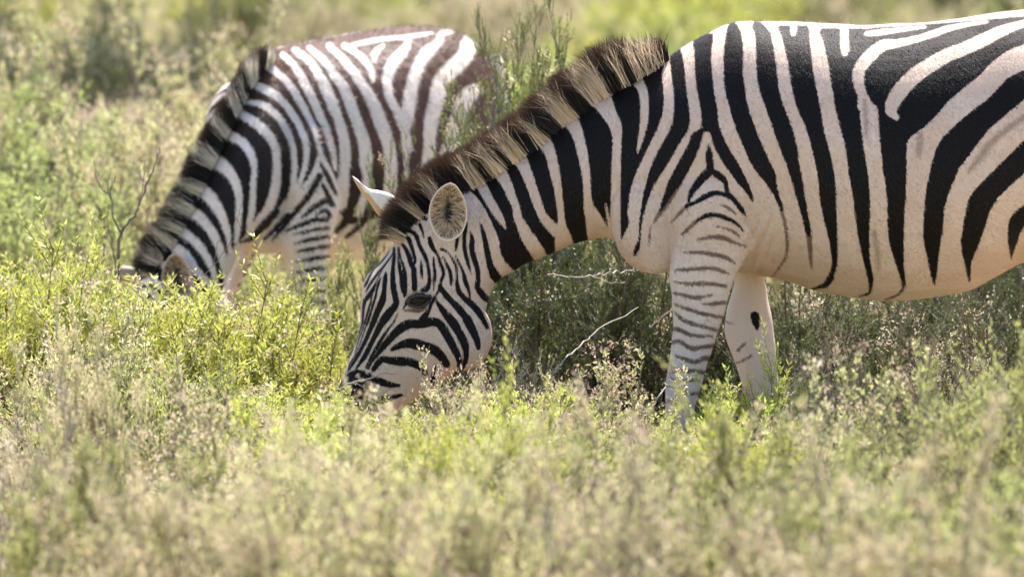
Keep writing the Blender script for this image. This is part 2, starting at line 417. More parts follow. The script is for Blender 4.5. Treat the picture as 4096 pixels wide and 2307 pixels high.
# ---- younger zebra: black field over everything, white stripes drawn on it
YOUNG = [
  BP('P', (300, 0), (2300, 0), (2300, 1180), (1000, 1500), (300, 1600)),
  # pale belly, chest, legs
  WP('F', (480, 1450), (640, 1370), (760, 1280), (900, 1120), (965, 960), (1070, 1180), (1060, 1260), (1090, 1330), (1150, 1400), (1500, 1320), (1900, 1250), (2100, 2200), (300, 2200), (330, 1600)),
  W('F', (340, 800, 50), (390, 825, 60), (450, 860, 60), (500, 935, 54), (522, 1020, 40), (516, 1120, 36), (512, 1220, 42), (505, 1320, 44), (485, 1400, 30)),
  W('F', (420, 660, 50), (520, 720, 62), (600, 790, 60), (655, 880, 55), (670, 980, 54), (668, 1080, 58), (655, 1180, 62), (620, 1280, 58), (560, 1360, 50), (490, 1430, 40)),
  W('F', (480, 590, 26), (580, 610, 45), (660, 670, 50), (720, 750, 45), (765, 850, 45), (785, 950, 40), (785, 1050, 40), (775, 1140, 35), (755, 1220, 38), (700, 1310, 50), (620, 1400, 44), (540, 1470, 40)),
  W('F', (510, 470, 44), (600, 510, 56), (690, 570, 50), (760, 650, 48), (820, 750, 45), (858, 850, 44), (865, 950, 36), (850, 1040, 36), (810, 1140, 36), (765, 1210, 38)),
  W('F', (610, 350, 55), (700, 420, 48), (770, 500, 48), (830, 600, 48), (872, 680, 44), (915, 770, 34), (940, 860, 28), (955, 930, 34), (925, 1040, 36), (870, 1130, 36), (800, 1215, 38), (730, 1310, 44), (640, 1400, 40)),
  W('F', (950, 910, 26), (1005, 1020, 36), (1045, 1110, 34), (1068, 1180, 16)),
  W('F', (710, 280, 40), (790, 360, 48), (850, 460, 58), (900, 560, 58), (940, 650, 54), (985, 750, 50), (1020, 850, 48), (1045, 950, 38), (1056, 1030, 24)),
  W('F', (790, 250, 40), (880, 320, 50), (950, 420, 60), (1000, 520, 74), (1040, 620, 74), (1080, 720, 64), (1110, 820, 70), (1122, 920, 74), (1120, 1000, 74), (1112, 1090, 80), (1080, 1250, 110)),
  W('F', (885, 235, 32), (960, 300, 45), (1040, 400, 58), (1110, 500, 68), (1160, 620, 74), (1200, 730, 74), (1238, 830, 80), (1255, 930, 84), (1255, 1030, 84), (1245, 1140, 84), (1200, 1300, 90)),
  W('G', (190, 222, 40), (270, 300, 50), (340, 380, 60), (410, 480, 64), (470, 580, 78), (520, 700, 88), (570, 830, 84), (592, 930, 84), (600, 1040, 80), (590, 1200, 90)),
  W('G', (290, 220, 38), (370, 270, 44), (430, 330, 44), (470, 400, 44), (480, 455, 22)),
  W('G', (548, 215, 18), (492, 268, 44), (490, 322, 26)),
  W('G', (345, 216, 24), (480, 187, 30), (600, 172, 25), (720, 160, 25), (865, 138, 18)),
  W('G', (715, 175, 28), (690, 240, 58), (620, 320, 74), (580, 400, 74), (575, 480, 64), (590, 560, 58), (630, 640, 58), (660, 710, 58), (690, 780, 60), (702, 860, 70), (720, 950, 80), (740, 1100, 90)),
  W('G', (1000, 128, 22), (925, 145, 36), (915, 190, 44), (830, 270, 80), (770, 370, 80), (740, 470, 80), (718, 570, 90), (710, 680, 80), (700, 760, 60)),
  W('G', (1115, 200, 110), (1080, 290, 104), (1000, 370, 110), (930, 450, 110), (900, 560, 100), (870, 680, 98), (855, 790, 84), (850, 900, 80), (830, 1050, 80)),
  W('G', (1160, 505, 70), (1110, 545, 110), (1070, 610, 110), (1040, 690, 100), (1030, 770, 110), (1000, 840, 90), (950, 930, 60)),
  W('G', (1290, 300, 90), (1260, 260, 50)),
  # shoulder point and foreleg
  B('F', (955, 985, 16), (1010, 1090, 36), (1060, 1195, 24)),
  B('F', (975, 1140, 30), (1020, 1225, 34), (1052, 1275, 16)),
  B('F', (955, 1075, 44), (900, 1180, 44), (830, 1270, 40), (760, 1355, 34), (690, 1440, 26), (640, 1500, 16)),
  B('F', (840, 1350, 18), (930, 1275, 40), (1000, 1242, 40), (1035, 1272, 20)),
  B('F', (930, 1335, 12), (990, 1302, 30), (1020, 1335, 28)),
  B('F', (735, 1440, 20), (830, 1400, 30), (920, 1368, 32), (1000, 1372, 22)),
  B('F', (435, 1514, 16), (505, 1482, 40), (585, 1402, 58), (665, 1312, 50)),
  B('F', (585, 1494, 18), (665, 1422, 40), (745, 1332, 36)),
  B('F', (1190, 1050, 84), (1190, 1150, 84), (1172, 1250, 70), (1125, 1370, 56), (1060, 1445, 26)),
  B('F', (1335, 1000, 80), (1330, 1150, 80), (1300, 1280, 64), (1230, 1390, 46), (1130, 1480, 26)),
  B('G', (760, 950, 90), (740, 1150, 80), (650, 1380, 60), (450, 1520, 36)),
  B('S', (730, 572, 4), (770, 560, 9), (826, 548, 10)), B('S', (735, 592, 4), (770, 582, 9), (825, 572, 10)), B('S', (740, 612, 4), (775, 604, 10), (825, 594, 10)),
  B('S', (742, 634, 4), (775, 627, 10), (825, 618, 10)), B('S', (745, 658, 5), (775, 652, 11), (825, 644, 10)), B('S', (747, 684, 5), (775, 679, 11), (825, 672, 10)),
  B('S', (747, 708, 5), (775, 705, 11), (825, 700, 10)), B('S', (747, 734, 5), (775, 733, 11), (825, 730, 10)), B('S', (747, 762, 5), (775, 762, 11), (825, 760, 10)),
  # neck
  W('K', (690, 215, 60), (760, 240, 88), (830, 285, 78), (890, 370, 60), (915, 470, 50), (915, 580, 42), (906, 690, 40), (895, 770, 26)),
  W('K', (590, 400, 60), (660, 425, 84), (725, 475, 80), (790, 570, 68), (830, 670, 50), (850, 770, 30), (850, 860, 18)),
  W('K', (520, 545, 60), (580, 565, 80), (655, 605, 70), (730, 690, 60), (780, 790, 55), (810, 890, 48), (815, 970, 26)),
  W('K', (440, 670, 50), (500, 685, 70), (575, 725, 60), (650, 790, 55), (710, 880, 50), (750, 970, 36), (770, 1060, 28)),
  W('K', (400, 780, 50), (480, 800, 60), (560, 850, 60), (620, 940, 60), (680, 1010, 50), (740, 1060, 50), (770, 1110, 30)),
  W('K', (330, 860, 30), (400, 900, 40), (440, 950, 40)), W('K', (280, 960, 30), (340, 1010, 40), (400, 1060, 40)), W('K', (250, 1040, 30), (330, 1090, 40), (400, 1150, 40)),
  W('K', (620, 1090, 50), (680, 1150, 60), (700, 1220, 60)), W('K', (520, 1200, 40), (590, 1260, 40), (620, 1340, 40)), W('K', (380, 1200, 36), (460, 1300, 36), (500, 1420, 30)), W('K', (280, 1150, 30), (330, 1280, 30), (380, 1420, 30)),
  BP('P', (400, 1400), (700, 1400), (700, 1600), (400, 1600)),
  BP('P', (700, 1960), (2300, 1940), (2300, 2300), (700, 2300)),
]

def loft(stations, L=(0, 1, 0), n=40, sub=5, ex=2.2):
    """stations: (tx, ty, bx, by, half width, y) in photo pixels / metres -> closed tube"""
    rows = []
    for tx, ty, bx, by, hw, y in stations:
        a, b = P(tx, ty, y), P(bx, by, y)
        rows.append(np.concatenate([a, b, [hw]]))
    rows = crs(rows, sub)
    L = np.asarray(L, float)
    th = np.linspace(0, 2 * np.pi, n, endpoint=False)
    ct, st = np.cos(th), np.sin(th)
    ct = np.sign(ct) * np.abs(ct) ** (2 / ex)
    st = np.sign(st) * np.abs(st) ** (2 / ex)
    V, Q, T = [], [], []
    for r in rows:
        a, b, hw = r[:3], r[3:6], r[6]
        c, h = (a + b) / 2, (a - b) / 2
        V.append(c + ct[:, None] * h + st[:, None] * hw * L)
    m = len(V)
    V = np.vstack(V + [V[0].mean(0)[None], V[-1].mean(0)[None]])
    i = np.arange(n)
    j = (i + 1) % n
    for k in range(m - 1):
        Q.append(np.stack([k * n + i, k * n + j, (k + 1) * n + j, (k + 1) * n + i], 1))
    T.append(np.stack([np.full(n, m * n), j, i], 1))
    T.append(np.stack([np.full(n, m * n + 1), (m - 1) * n + i, (m - 1) * n + j], 1))
    return V, np.vstack(Q), np.vstack(T)

def limb(rows, y, thick):
    """rows: (py, x left, x right[, y, half thickness]) -> tube with horizontal-ish sections"""
    st = []
    for i, r in enumerate(rows):
        py, xl, xr = r[:3]
        yy = r[3] if len(r) > 3 else y
        st.append((xl, py, xr, py, r[4] if len(r) > 4 else thick, yy))
    return loft(st, n=28, sub=4, ex=2.0)

def ground_row(y, z=0.0):
    d = np.array([0, y, z]) - CAM
    return 1153.5 - FPX * (d @ UPV) / (d @ FWD)

def blob(px, py, y, rx, ry, rz, n=20):
    u = np.linspace(0, np.pi, n)
    v = np.linspace(0, 2 * np.pi, 2 * n, endpoint=False)
    c = P(px, py, y)
    V = np.array([[c[0] + rx * math.sin(a) * math.cos(b), c[1] + ry * math.sin(a) * math.sin(b), c[2] + rz * math.cos(a)] for a in u for b in v])
    k = 2 * n
    Q = [(i * k + j, (i + 1) * k + j, (i + 1) * k + (j + 1) % k, i * k + (j + 1) % k) for i in range(n - 1) for j in range(k)]
    return V, np.array(Q), np.zeros((0, 3), int)

def fuse(name, shells, voxel, iters):
    """one continuous skin from overlapping closed shells"""
    V, Q, T, k = [], [], [], 0
    for v, q, t in shells:
        V.append(v); Q.append(q + k); T.append(t + k); k += len(v)
    me = mesh_np(name, np.vstack(V), np.vstack(Q), np.vstack(T))
    o = bpy.data.objects.new(name, me)
    COL.objects.link(o)
    r = o.modifiers.new("r", 'REMESH'); r.mode = 'VOXEL'; r.voxel_size = voxel; r.use_smooth_shade = True
    s = o.modifiers.new("s", 'SMOOTH'); s.factor = 0.5; s.iterations = iters
    dg = bpy.context.evaluated_depsgraph_get()
    dg.update()
    res = bpy.data.meshes.new_from_object(o.evaluated_get(dg))
    bpy.data.objects.remove(o)
    res.name = name
    return res

def coords(me):
    a = np.empty(len(me.vertices) * 3, np.float32)
    me.vertices.foreach_get("co", a)
    return a.reshape(-1, 3).astype(float)

def noise3(v, freq, seed):
    """cheap smooth pseudo-noise, roughly -1..1"""
    r = np.random.RandomState(seed)
    s = np.zeros(len(v))
    for _ in range(7):
        k = r.normal(size=3) * freq
        s += np.sin(v @ k + r.uniform(0, 6.28))
    return s / 3.5

# ---- coat material
def coat(name, white, warm, black, blacktop, brown, fuzz):
    g = NT(name)
    geo = g.n("TexCoord")
    vec = geo.outputs["Object"]
    mp = g.n("Mapping")
    mp.inputs["Scale"].default_value = (1.0, 1.0, 0.35)
    g.l(vec, mp.inputs["Vector"])
    fine = g.noise(420, 3, 0.6, mp.outputs[0])
    mid = g.noise(60, 3, 0.6, vec)
    big = g.noise(7, 3, 0.5, vec)
    jit = g.math('ADD', g.math('MULTIPLY', g.math('SUBTRACT', fine.outputs[0], 0.5), fuzz), g.math('MULTIPLY', g.math('SUBTRACT', mid.outputs[0], 0.5), fuzz * 0.35))
    jit = g.math('MULTIPLY', jit, g.attr("ruffle").outputs["Fac"])
    b = g.math('ADD', g.attr("stripe").outputs["Fac"], jit)
    r = g.math('ADD', g.attr("smudge").outputs["Fac"], g.math('MULTIPLY', jit, 1.3))
    s = g.math('ADD', g.attr("shade_stripe").outputs["Fac"], g.math('MULTIPLY', jit, 2.0))
    fb = g.maprange(b, 3.2, -3.2)
    fr = g.math('MULTIPLY', g.maprange(r, 4.5, -5.0), g.maprange(fine.outputs[0], 0.30, 0.62, 0.68, 1.0))
    fs = g.math('MULTIPLY', g.maprange(s, 10.0, -14.0), 0.62)
    wc = g.mix(g.maprange(big.outputs[0], 0.35, 0.7), white, warm)
    wc = g.mix(g.math('MULTIPLY', g.attr("pale").outputs["Fac"], 0.75), wc, (0.68, 0.57, 0.50))
    wc = g.mix(g.maprange(fine.outputs[0], 0.62, 0.8, 0.0, 0.22), wc, (0.25, 0.17, 0.12))
    # dust
    dn = g.noise(18, 5, 0.7, vec)
    wc = g.mix(g.maprange(dn.outputs[0], 0.60, 0.75, 0.0, 0.16), wc, (0.36, 0.26, 0.18))
    bc = g.mix(g.attr("bleach").outputs["Fac"], black, blacktop)
    bc = g.mix(g.maprange(fine.outputs[0], 0.45, 0.75, 0.0, 0.35), bc, blacktop)
    c = g.mix(fr, wc, brown)
    c = g.mix(fs, c, brown)
    c = g.mix(fb, c, bc)
    hair = g.noise(260, 2, 0.6, mp.outputs[0])
    h = g.math('ADD', g.math('MULTIPLY', fine.outputs[0], 0.8), g.math('ADD', hair.outputs[0], g.math('MULTIPLY', mid.outputs[0], 0.25)))
    bp = g.n("Bump")
    bp.inputs["Strength"].default_value = 0.45
    bp.inputs["Distance"].default_value = 0.0022
    g.l(h, bp.inputs["Height"])
    bs = g.n("BsdfPrincipled")
    g.l(c, bs.inputs["Base Color"])
    g.l(bp.outputs[0], bs.inputs["Normal"])
    bs.inputs["Roughness"].default_value = 0.6
    bs.inputs["Specular IOR Level"].default_value = 0.09
    bs.inputs["Sheen Weight"].default_value = 0.0
    bs.inputs["Sheen Roughness"].default_value = 0.4
    g.l(bs.outputs[0], g.out.inputs[0])
    return g.m

def hair_mat():
    g = NT("mane_hair")
    bs = g.n("BsdfPrincipled")
    g.l(g.attr("col").outputs["Color"], bs.inputs["Base Color"])
    bs.inputs["Roughness"].default_value = 0.5
    bs.inputs["Specular IOR Level"].default_value = 0.4
    tr = g.n("BsdfTranslucent")
    g.l(g.attr("col").outputs["Color"], tr.inputs[0])
    mx = g.n("MixShader")
    mx.inputs[0].default_value = 0.3
    g.l(bs.outputs[0], mx.inputs[1]); g.l(tr.outputs[0], mx.inputs[2])
    g.l(mx.outputs[0], g.out.inputs[0])
    return g.m

def flat_mat(name, col, rough=0.5, spec=0.5, bumpscale=0, var=None):
    g = NT(name)
    bs = g.n("BsdfPrincipled")
    bs.inputs["Base Color"].default_value = (*col, 1)
    bs.inputs["Roughness"].default_value = rough
    bs.inputs["Specular IOR Level"].default_value = spec
    if var:
        nz = g.noise(var[1], 4, 0.6, g.n("TexCoord").outputs["Object"])
        g.l(g.mix(g.maprange(nz.outputs[0], 0.35, 0.7), col, var[0]), bs.inputs["Base Color"])
    if bumpscale:
        nz = g.noise(bumpscale, 4, 0.6, g.n("TexCoord").outputs["Object"])
        bp = g.n("Bump"); bp.inputs["Strength"].default_value = 0.5; bp.inputs["Distance"].default_value = 0.004
        g.l(nz.outputs[0], bp.inputs["Height"]); g.l(bp.outputs[0], bs.inputs["Normal"])
    g.l(bs.outputs[0], g.out.inputs[0])
    return g.m

def vcol_mat(name, rough=0.6):
    g = NT(name)
    bs = g.n("BsdfPrincipled")
    g.l(g.attr("col").outputs["Color"], bs.inputs["Base Color"])
    bs.inputs["Roughness"].default_value = rough
    bs.inputs["Specular IOR Level"].default_value = 0.25
    nz = g.noise(300, 3, 0.6, g.n("TexCoord").outputs["Object"])
    bp = g.n("Bump"); bp.inputs["Strength"].default_value = 0.4; bp.inputs["Distance"].default_value = 0.003
    g.l(nz.outputs[0], bp.inputs["Height"]); g.l(bp.outputs[0], bs.inputs["Normal"])
    g.l(bs.outputs[0], g.out.inputs[0])
    return g.m

MAT_HAIR = hair_mat()
MAT_EAR = vcol_mat("ear_skin")
MAT_EYE = flat_mat("eye_gloss", (0.045, 0.021, 0.011), 0.15, 0.15, var=((0.012, 0.007, 0.005), 60))
MAT_LID = flat_mat("eyelid_skin", (0.035, 0.026, 0.022), 0.55, 0.3, 220)

def strips(root, mid, tip, w0, side, cr, cm, ct):
    """hair blades: root/mid/tip points, width, side vector, colours -> mesh arrays"""
    n = len(root)
    hw = (w0 * 0.5)[:, None] * side
    V = np.stack([root - hw, root + hw, mid - 0.8 * hw, mid + 0.8 * hw, tip], 1).reshape(-1, 3)
    Cc = np.stack([cr, cr, cm, cm, ct], 1).reshape(-1, 3)
    b = np.arange(n) * 5
    Q = np.stack([b, b + 1, b + 3, b + 2], 1)
    T = np.stack([b + 2, b + 3, b + 4], 1)
    return V, Q, T, Cc

def mane(parent, crest, ops, y, n, seed, lean, white, black, tipc, spread, inset=26, wd=0.0014, head_from=0, pale_full=(1e5, 2e5), widen=0.0, withers=0, thin=0.1):
    r = np.random.RandomState(seed)
    c = crs(crest, 10)                       # x, y, hair length (px)
    seg = np.linalg.norm(np.diff(c[:, :2], axis=0), axis=1)
    cum = np.concatenate([[0], np.cumsum(seg)])
    s = r.uniform(0, cum[-1], n)
    s = np.where((s < thin * cum[-1]) & (r.uniform(0, 1, n) < .62), r.uniform(thin * cum[-1], cum[-1], n), s)   # sparse at the withers
    X = np.stack([np.interp(s, cum, c[:, k]) for k in range(3)], 1)
    e = 6.0
    X2 = np.stack([np.interp(np.clip(s + e, 0, cum[-1]), cum, c[:, k]) for k in range(2)], 1)
    X1 = np.stack([np.interp(np.clip(s - e, 0, cum[-1]), cum, c[:, k]) for k in range(2)], 1)
    t = X2 - X1
    t /= np.linalg.norm(t, axis=1)[:, None] + 1e-9
    nrm = np.stack([-t[:, 1], t[:, 0]], 1)   # points out of the crest for crest listed withers -> poll
    ins = r.uniform(-6, inset, n)
    rootp = X[:, :2] - nrm * ins[:, None]
    yo = r.normal(0, 1, n) * spread * 0.6
    yo = np.where(ins > 6, -np.abs(yo) - 0.4 * spread, yo)
    yy = np.interp(s, cum, np.interp(np.arange(len(c)), np.linspace(0, len(c) - 1, len(y)), y)) + yo
    f = paint(X[:, :2] - nrm * 40 + t * r.normal(0, 6, n)[:, None], ops)['b']
    isb = f < r.normal(widen, 4, n)
    if head_from:                                # poll: mostly dark with a few pale locks
        lock = np.sin(s / 23.0 + 1.5 * np.sin(s / 61.0)) < 0.25
        isb = np.where(X[:, 0] < head_from, lock | (r.uniform(0, 1, n) < .25), isb)
    if withers:                                  # pale brush at the withers, dark last hairs
        isb = np.where(X[:, 0] > withers, (r.uniform(0, 1, n) < .22) | (X[:, 0] > withers + 165) | (np.abs(X[:, 0] - withers - 45) < 14), isb)
    isb |= (r.uniform(0, 1, n) < 0.5) & (yo > 0.006)      # dark guard hairs behind the pale ones
    full = sstep(X[:, 0], pale_full[0], pale_full[1])
    ln = X[:, 2] * np.where(isb, r.uniform(0.80, 1.06, n), r.uniform(0.54, 0.94, n) * (1 - full) + r.uniform(.6, 1.02, n) * full) + ins
    ln *= 1 - full * r.uniform(0, .35, n)
    clump = np.sin(s / 9.0 + 3 * np.sin(s / 37.0)) * 0.10
    ln_ = np.interp(s / cum[-1], np.linspace(0, 1, len(lean)), lean)
    d = nrm + t * (ln_ + 0.7 * clump + r.normal(0, 0.08, n) + (s < thin * cum[-1]) * r.normal(0, .16, n))[:, None]
    d /= np.linalg.norm(d, axis=1)[:, None]
    midp = rootp + d * (ln * 0.55)[:, None]
    d2 = d + t * (r.normal(0.05, 0.14, n))[:, None]
    tipp = rootp + d2 * ln[:, None]
    yt = yo * 0.5 + r.normal(0, 0.006, n)
    R3 = np.array([P(a, b, q) for (a, b), q in zip(rootp, yy)])
    M3 = np.array([P(a, b, q) for (a, b), q in zip(midp, yy + yt * 0.4)])
    T3 = np.array([P(a, b, q) for (a, b), q in zip(tipp, yy + yt)])
    ax = T3 - R3
    side = np.cross(ax, np.array([0, 1, 0]) + r.normal(0, 0.5, (n, 3)))
    side /= np.linalg.norm(side, axis=1)[:, None] + 1e-9
    jit = r.uniform(0.75, 1.2, (n, 1))
    wcol, bcol, tcol = (np.array(k)[None] * jit for k in (white, black, tipc))
    cr = np.where(isb[:, None], bcol, wcol)
    darktip = (r.uniform(0, 1, n) < 0.85 - 0.5 * full)[:, None]
    cm = np.where(isb[:, None], bcol, wcol * np.where(darktip, 0.8, 1.0))
    ct = np.where(isb[:, None], tcol, np.where(darktip, tcol, wcol))
    V, Q, T, Cc = strips(R3, M3, T3, wd * r.uniform(0.7, 1.3, n), side, cr, cm, ct)
    me = mesh_np("mane", V, Q, T)
    cattr(me, "col", Cc)
    return obj("mane", me, MAT_HAIR, parent)

def ear_cup(parent, c, outline, base, y, depth, rimcol, incol, dark, seed, backcol=None, tilt=0.0, nhair=500):
    """open ear seen into its hollow: rim from a measured outline, a bowl behind it, a skin on the back"""
    o = crs(np.vstack([cp(c, outline), cp(c, outline)[:1]]), 6)[:-1]
    cen = o.mean(0)
    rings = [(1.0, 0.0), (0.93, 0.004), (0.8, 0.35 * depth), (0.6, 0.68 * depth), (0.38, 0.9 * depth), (0.18, depth), (0.02, depth)]
    back = [(0.97, 0.006), (0.84, 0.35 * depth + .006), (0.62, 0.70 * depth + .007), (0.35, depth + .008), (0.02, depth + .010)]
    m = len(o)
    ext = np.abs(o - cen).max(0)
    def heart(p, f):                              # dark middle, taller than wide
        q = (p - cen) * f / ext
        return 1.25 * math.exp(-((q[0] / .26) ** 2 + ((q[1] - .08) / .55) ** 2)) + .35 * (1 if .75 < f < .9 else 0)
    V, Cc = [], []
    for k, (f, dy) in enumerate(rings + back):
        for p in o:
            q = cen + (p - cen) * f
            V.append(P(q[0], q[1], y + dy + tilt * (q[1] - cen[1]) / 200.0))
            if k >= len(rings):
                Cc.append(rimcol if backcol is None else backcol)
            else:
                Cc.append(rimcol if f > 0.95 else tuple(np.array(incol) + (np.array(dark) - np.array(incol)) * min(1.0, heart(p, f))))
    Q = []
    tot = len(rings) + len(back)
    def band(a, b, flip):
        for i in range(m):
            j = (i + 1) % m
            q = (a * m + i, a * m + j, b * m + j, b * m + i)
            Q.append(q[::-1] if flip else q)
    for k in range(len(rings) - 1):
        band(k, k + 1, False)
    band(0, len(rings), True)
    for k in range(len(rings), tot - 1):
        band(k, k + 1, True)
    me = mesh_np("ear", V, Q)
    cattr(me, "col", np.array(Cc))
    smooth_shade(me)
    e = obj("ear", me, MAT_EAR, parent)
    # hair inside the cup, growing from the rim towards the middle
    r = np.random.RandomState(seed)
    idx = r.randint(0, m, nhair)
    f0 = r.uniform(0.55, 0.95, nhair)
    f1 = f0 - r.uniform(0.25, 0.5, nhair)
    q0 = cen + (o[idx] - cen) * f0[:, None]
    q1 = cen + (o[idx] - cen) * np.stack([f1, f0 * .8], 1) + r.normal(0, 9, (nhair, 2)) + np.array([0, -10])
    dep = lambda f: depth * np.clip((1 - f) / 0.65, 0, 1) ** 0.8
    R3 = np.array([P(a, b, y + d - 0.002 + tilt * (b - cen[1]) / 200.0) for (a, b), d in zip(q0, dep(f0))])
    T3 = np.array([P(a, b, y + d * 0.75 - 0.006 + tilt * (b - cen[1]) / 200.0) for (a, b), d in zip(q1, dep(f1))])
    M3 = (R3 + T3) / 2 + np.array([0, -0.005, 0])
    side = np.cross(T3 - R3, np.array([0, 1, 0]))
    side /= np.linalg.norm(side, axis=1)[:, None] + 1e-9
    j = r.uniform(0.7, 1.2, (nhair, 1))
    cr = np.array(incol) * 1.45 * j
    cm = np.array(incol) * 1.1 * j
    brown = (r.uniform(0, 1, nhair) < .22)[:, None]
    cr = np.where(brown, np.array((.16, .10, .06)) * j, cr)
    cm = np.where(brown, np.array((.16, .10, .06)) * j, cm)
    ct = np.where(((f1 < .30) & (r.uniform(0, 1, nhair) < 0.7))[:, None], np.array(dark) * j, cm)
    V, Q, T, Cc = strips(R3, M3, T3, np.full(nhair, 0.0022), side, cr, cm, ct)
    me = mesh_np("ear_hair", V, Q, T)
    cattr(me, "col", Cc)
    obj("ear_hair", me, MAT_HAIR, e)
    return e

def ear_back(parent, c, outline, y, thick, col, bandcol, band):
    """ear seen from its outer side: a rounded pointed leaf with real thickness; band = (from, to) along its length in dark hair"""
    o = crs(np.vstack([cp(c, outline), cp(c, outline)[:1]]), 5)[:-1]
    cen = o.mean(0)
    m = len(o)
    tip = o[0]
    axis = cen - tip
    al = np.linalg.norm(axis)
    rings = [(1.0, 0.12), (0.92, 0.5), (0.75, 0.8), (0.5, 0.95), (0.25, 1.0), (0.02, 1.0)]
    V, Cc, Q = [], [], []
    for sgn in (-1, 1):
        for f, h in rings:
            for p in o:
                q = cen + (p - cen) * f
                V.append(P(q[0], q[1], y + sgn * thick * h))
                u = ((q - tip) @ axis) / al / al
                lower = q[1] > tip[1] + (q[0] - tip[0]) * 1.15      # the inner skin that shows along the front edge
                Cc.append(bandcol if (band[0] < u < band[1] and f > .6 and not lower) else (tuple(np.array(col) * (.62, .45, .32)) if lower else col))
    for sidx in range(2):
        for k in range(len(rings) - 1):
            for i in range(m):
                j = (i + 1) % m
                a = (sidx * 6 + k) * m
                q = (a + i, a + j, a + m + j, a + m + i)
                Q.append(q if sidx == 0 else q[::-1])
    for i in range(m):
        j = (i + 1) % m
        Q.append((i, 6 * m + i, 6 * m + j, j))
    me = mesh_np("ear", V, Q)
    cattr(me, "col", np.array(Cc))
    smooth_shade(me)
    return obj("ear", me, MAT_EAR, parent)

def sphere(name, c, r, mat, parent, n=24, squash=(1, 1, 1)):
    u = np.linspace(0, np.pi, n)
    v = np.linspace(0, 2 * np.pi, 2 * n, endpoint=False)
    V = np.array([[c[0] + r * squash[0] * math.sin(a) * math.cos(b), c[1] + r * squash[1] * math.sin(a) * math.sin(b), c[2] + r * squash[2] * math.cos(a)] for a in u for b in v])
    k = 2 * n
    Q = [(i * k + j, (i + 1) * k + j, (i + 1) * k + (j + 1) % k, i * k + (j + 1) % k) for i in range(n - 1) for j in range(k)]
    me = mesh_np(name, V, Q)
    smooth_shade(me)
    return obj(name, me, mat, parent)

def tube(name, pts, rad, mat, parent, k=8):
    pts = np.asarray(pts, float)
    n = len(pts)
    rad = np.broadcast_to(rad, n)
    tan = np.gradient(pts, axis=0)
    tan /= np.linalg.norm(tan, axis=1)[:, None]
    ref = np.array([0.3, 0.9, 0.2])
    a = np.cross(tan, ref); a /= np.linalg.norm(a, axis=1)[:, None]
    b = np.cross(tan, a)
    th = np.linspace(0, 2 * np.pi, k, endpoint=False)
    V = (pts[:, None] + rad[:, None, None] * (np.cos(th)[None, :, None] * a[:, None] + np.sin(th)[None, :, None] * b[:, None])).reshape(-1, 3)
    Q = [(i * k + j, i * k + (j + 1) % k, (i + 1) * k + (j + 1) % k, (i + 1) * k + j) for i in range(n - 1) for j in range(k)]
    me = mesh_np(name, V, Q)
    smooth_shade(me)
    return obj(name, me, mat, parent)

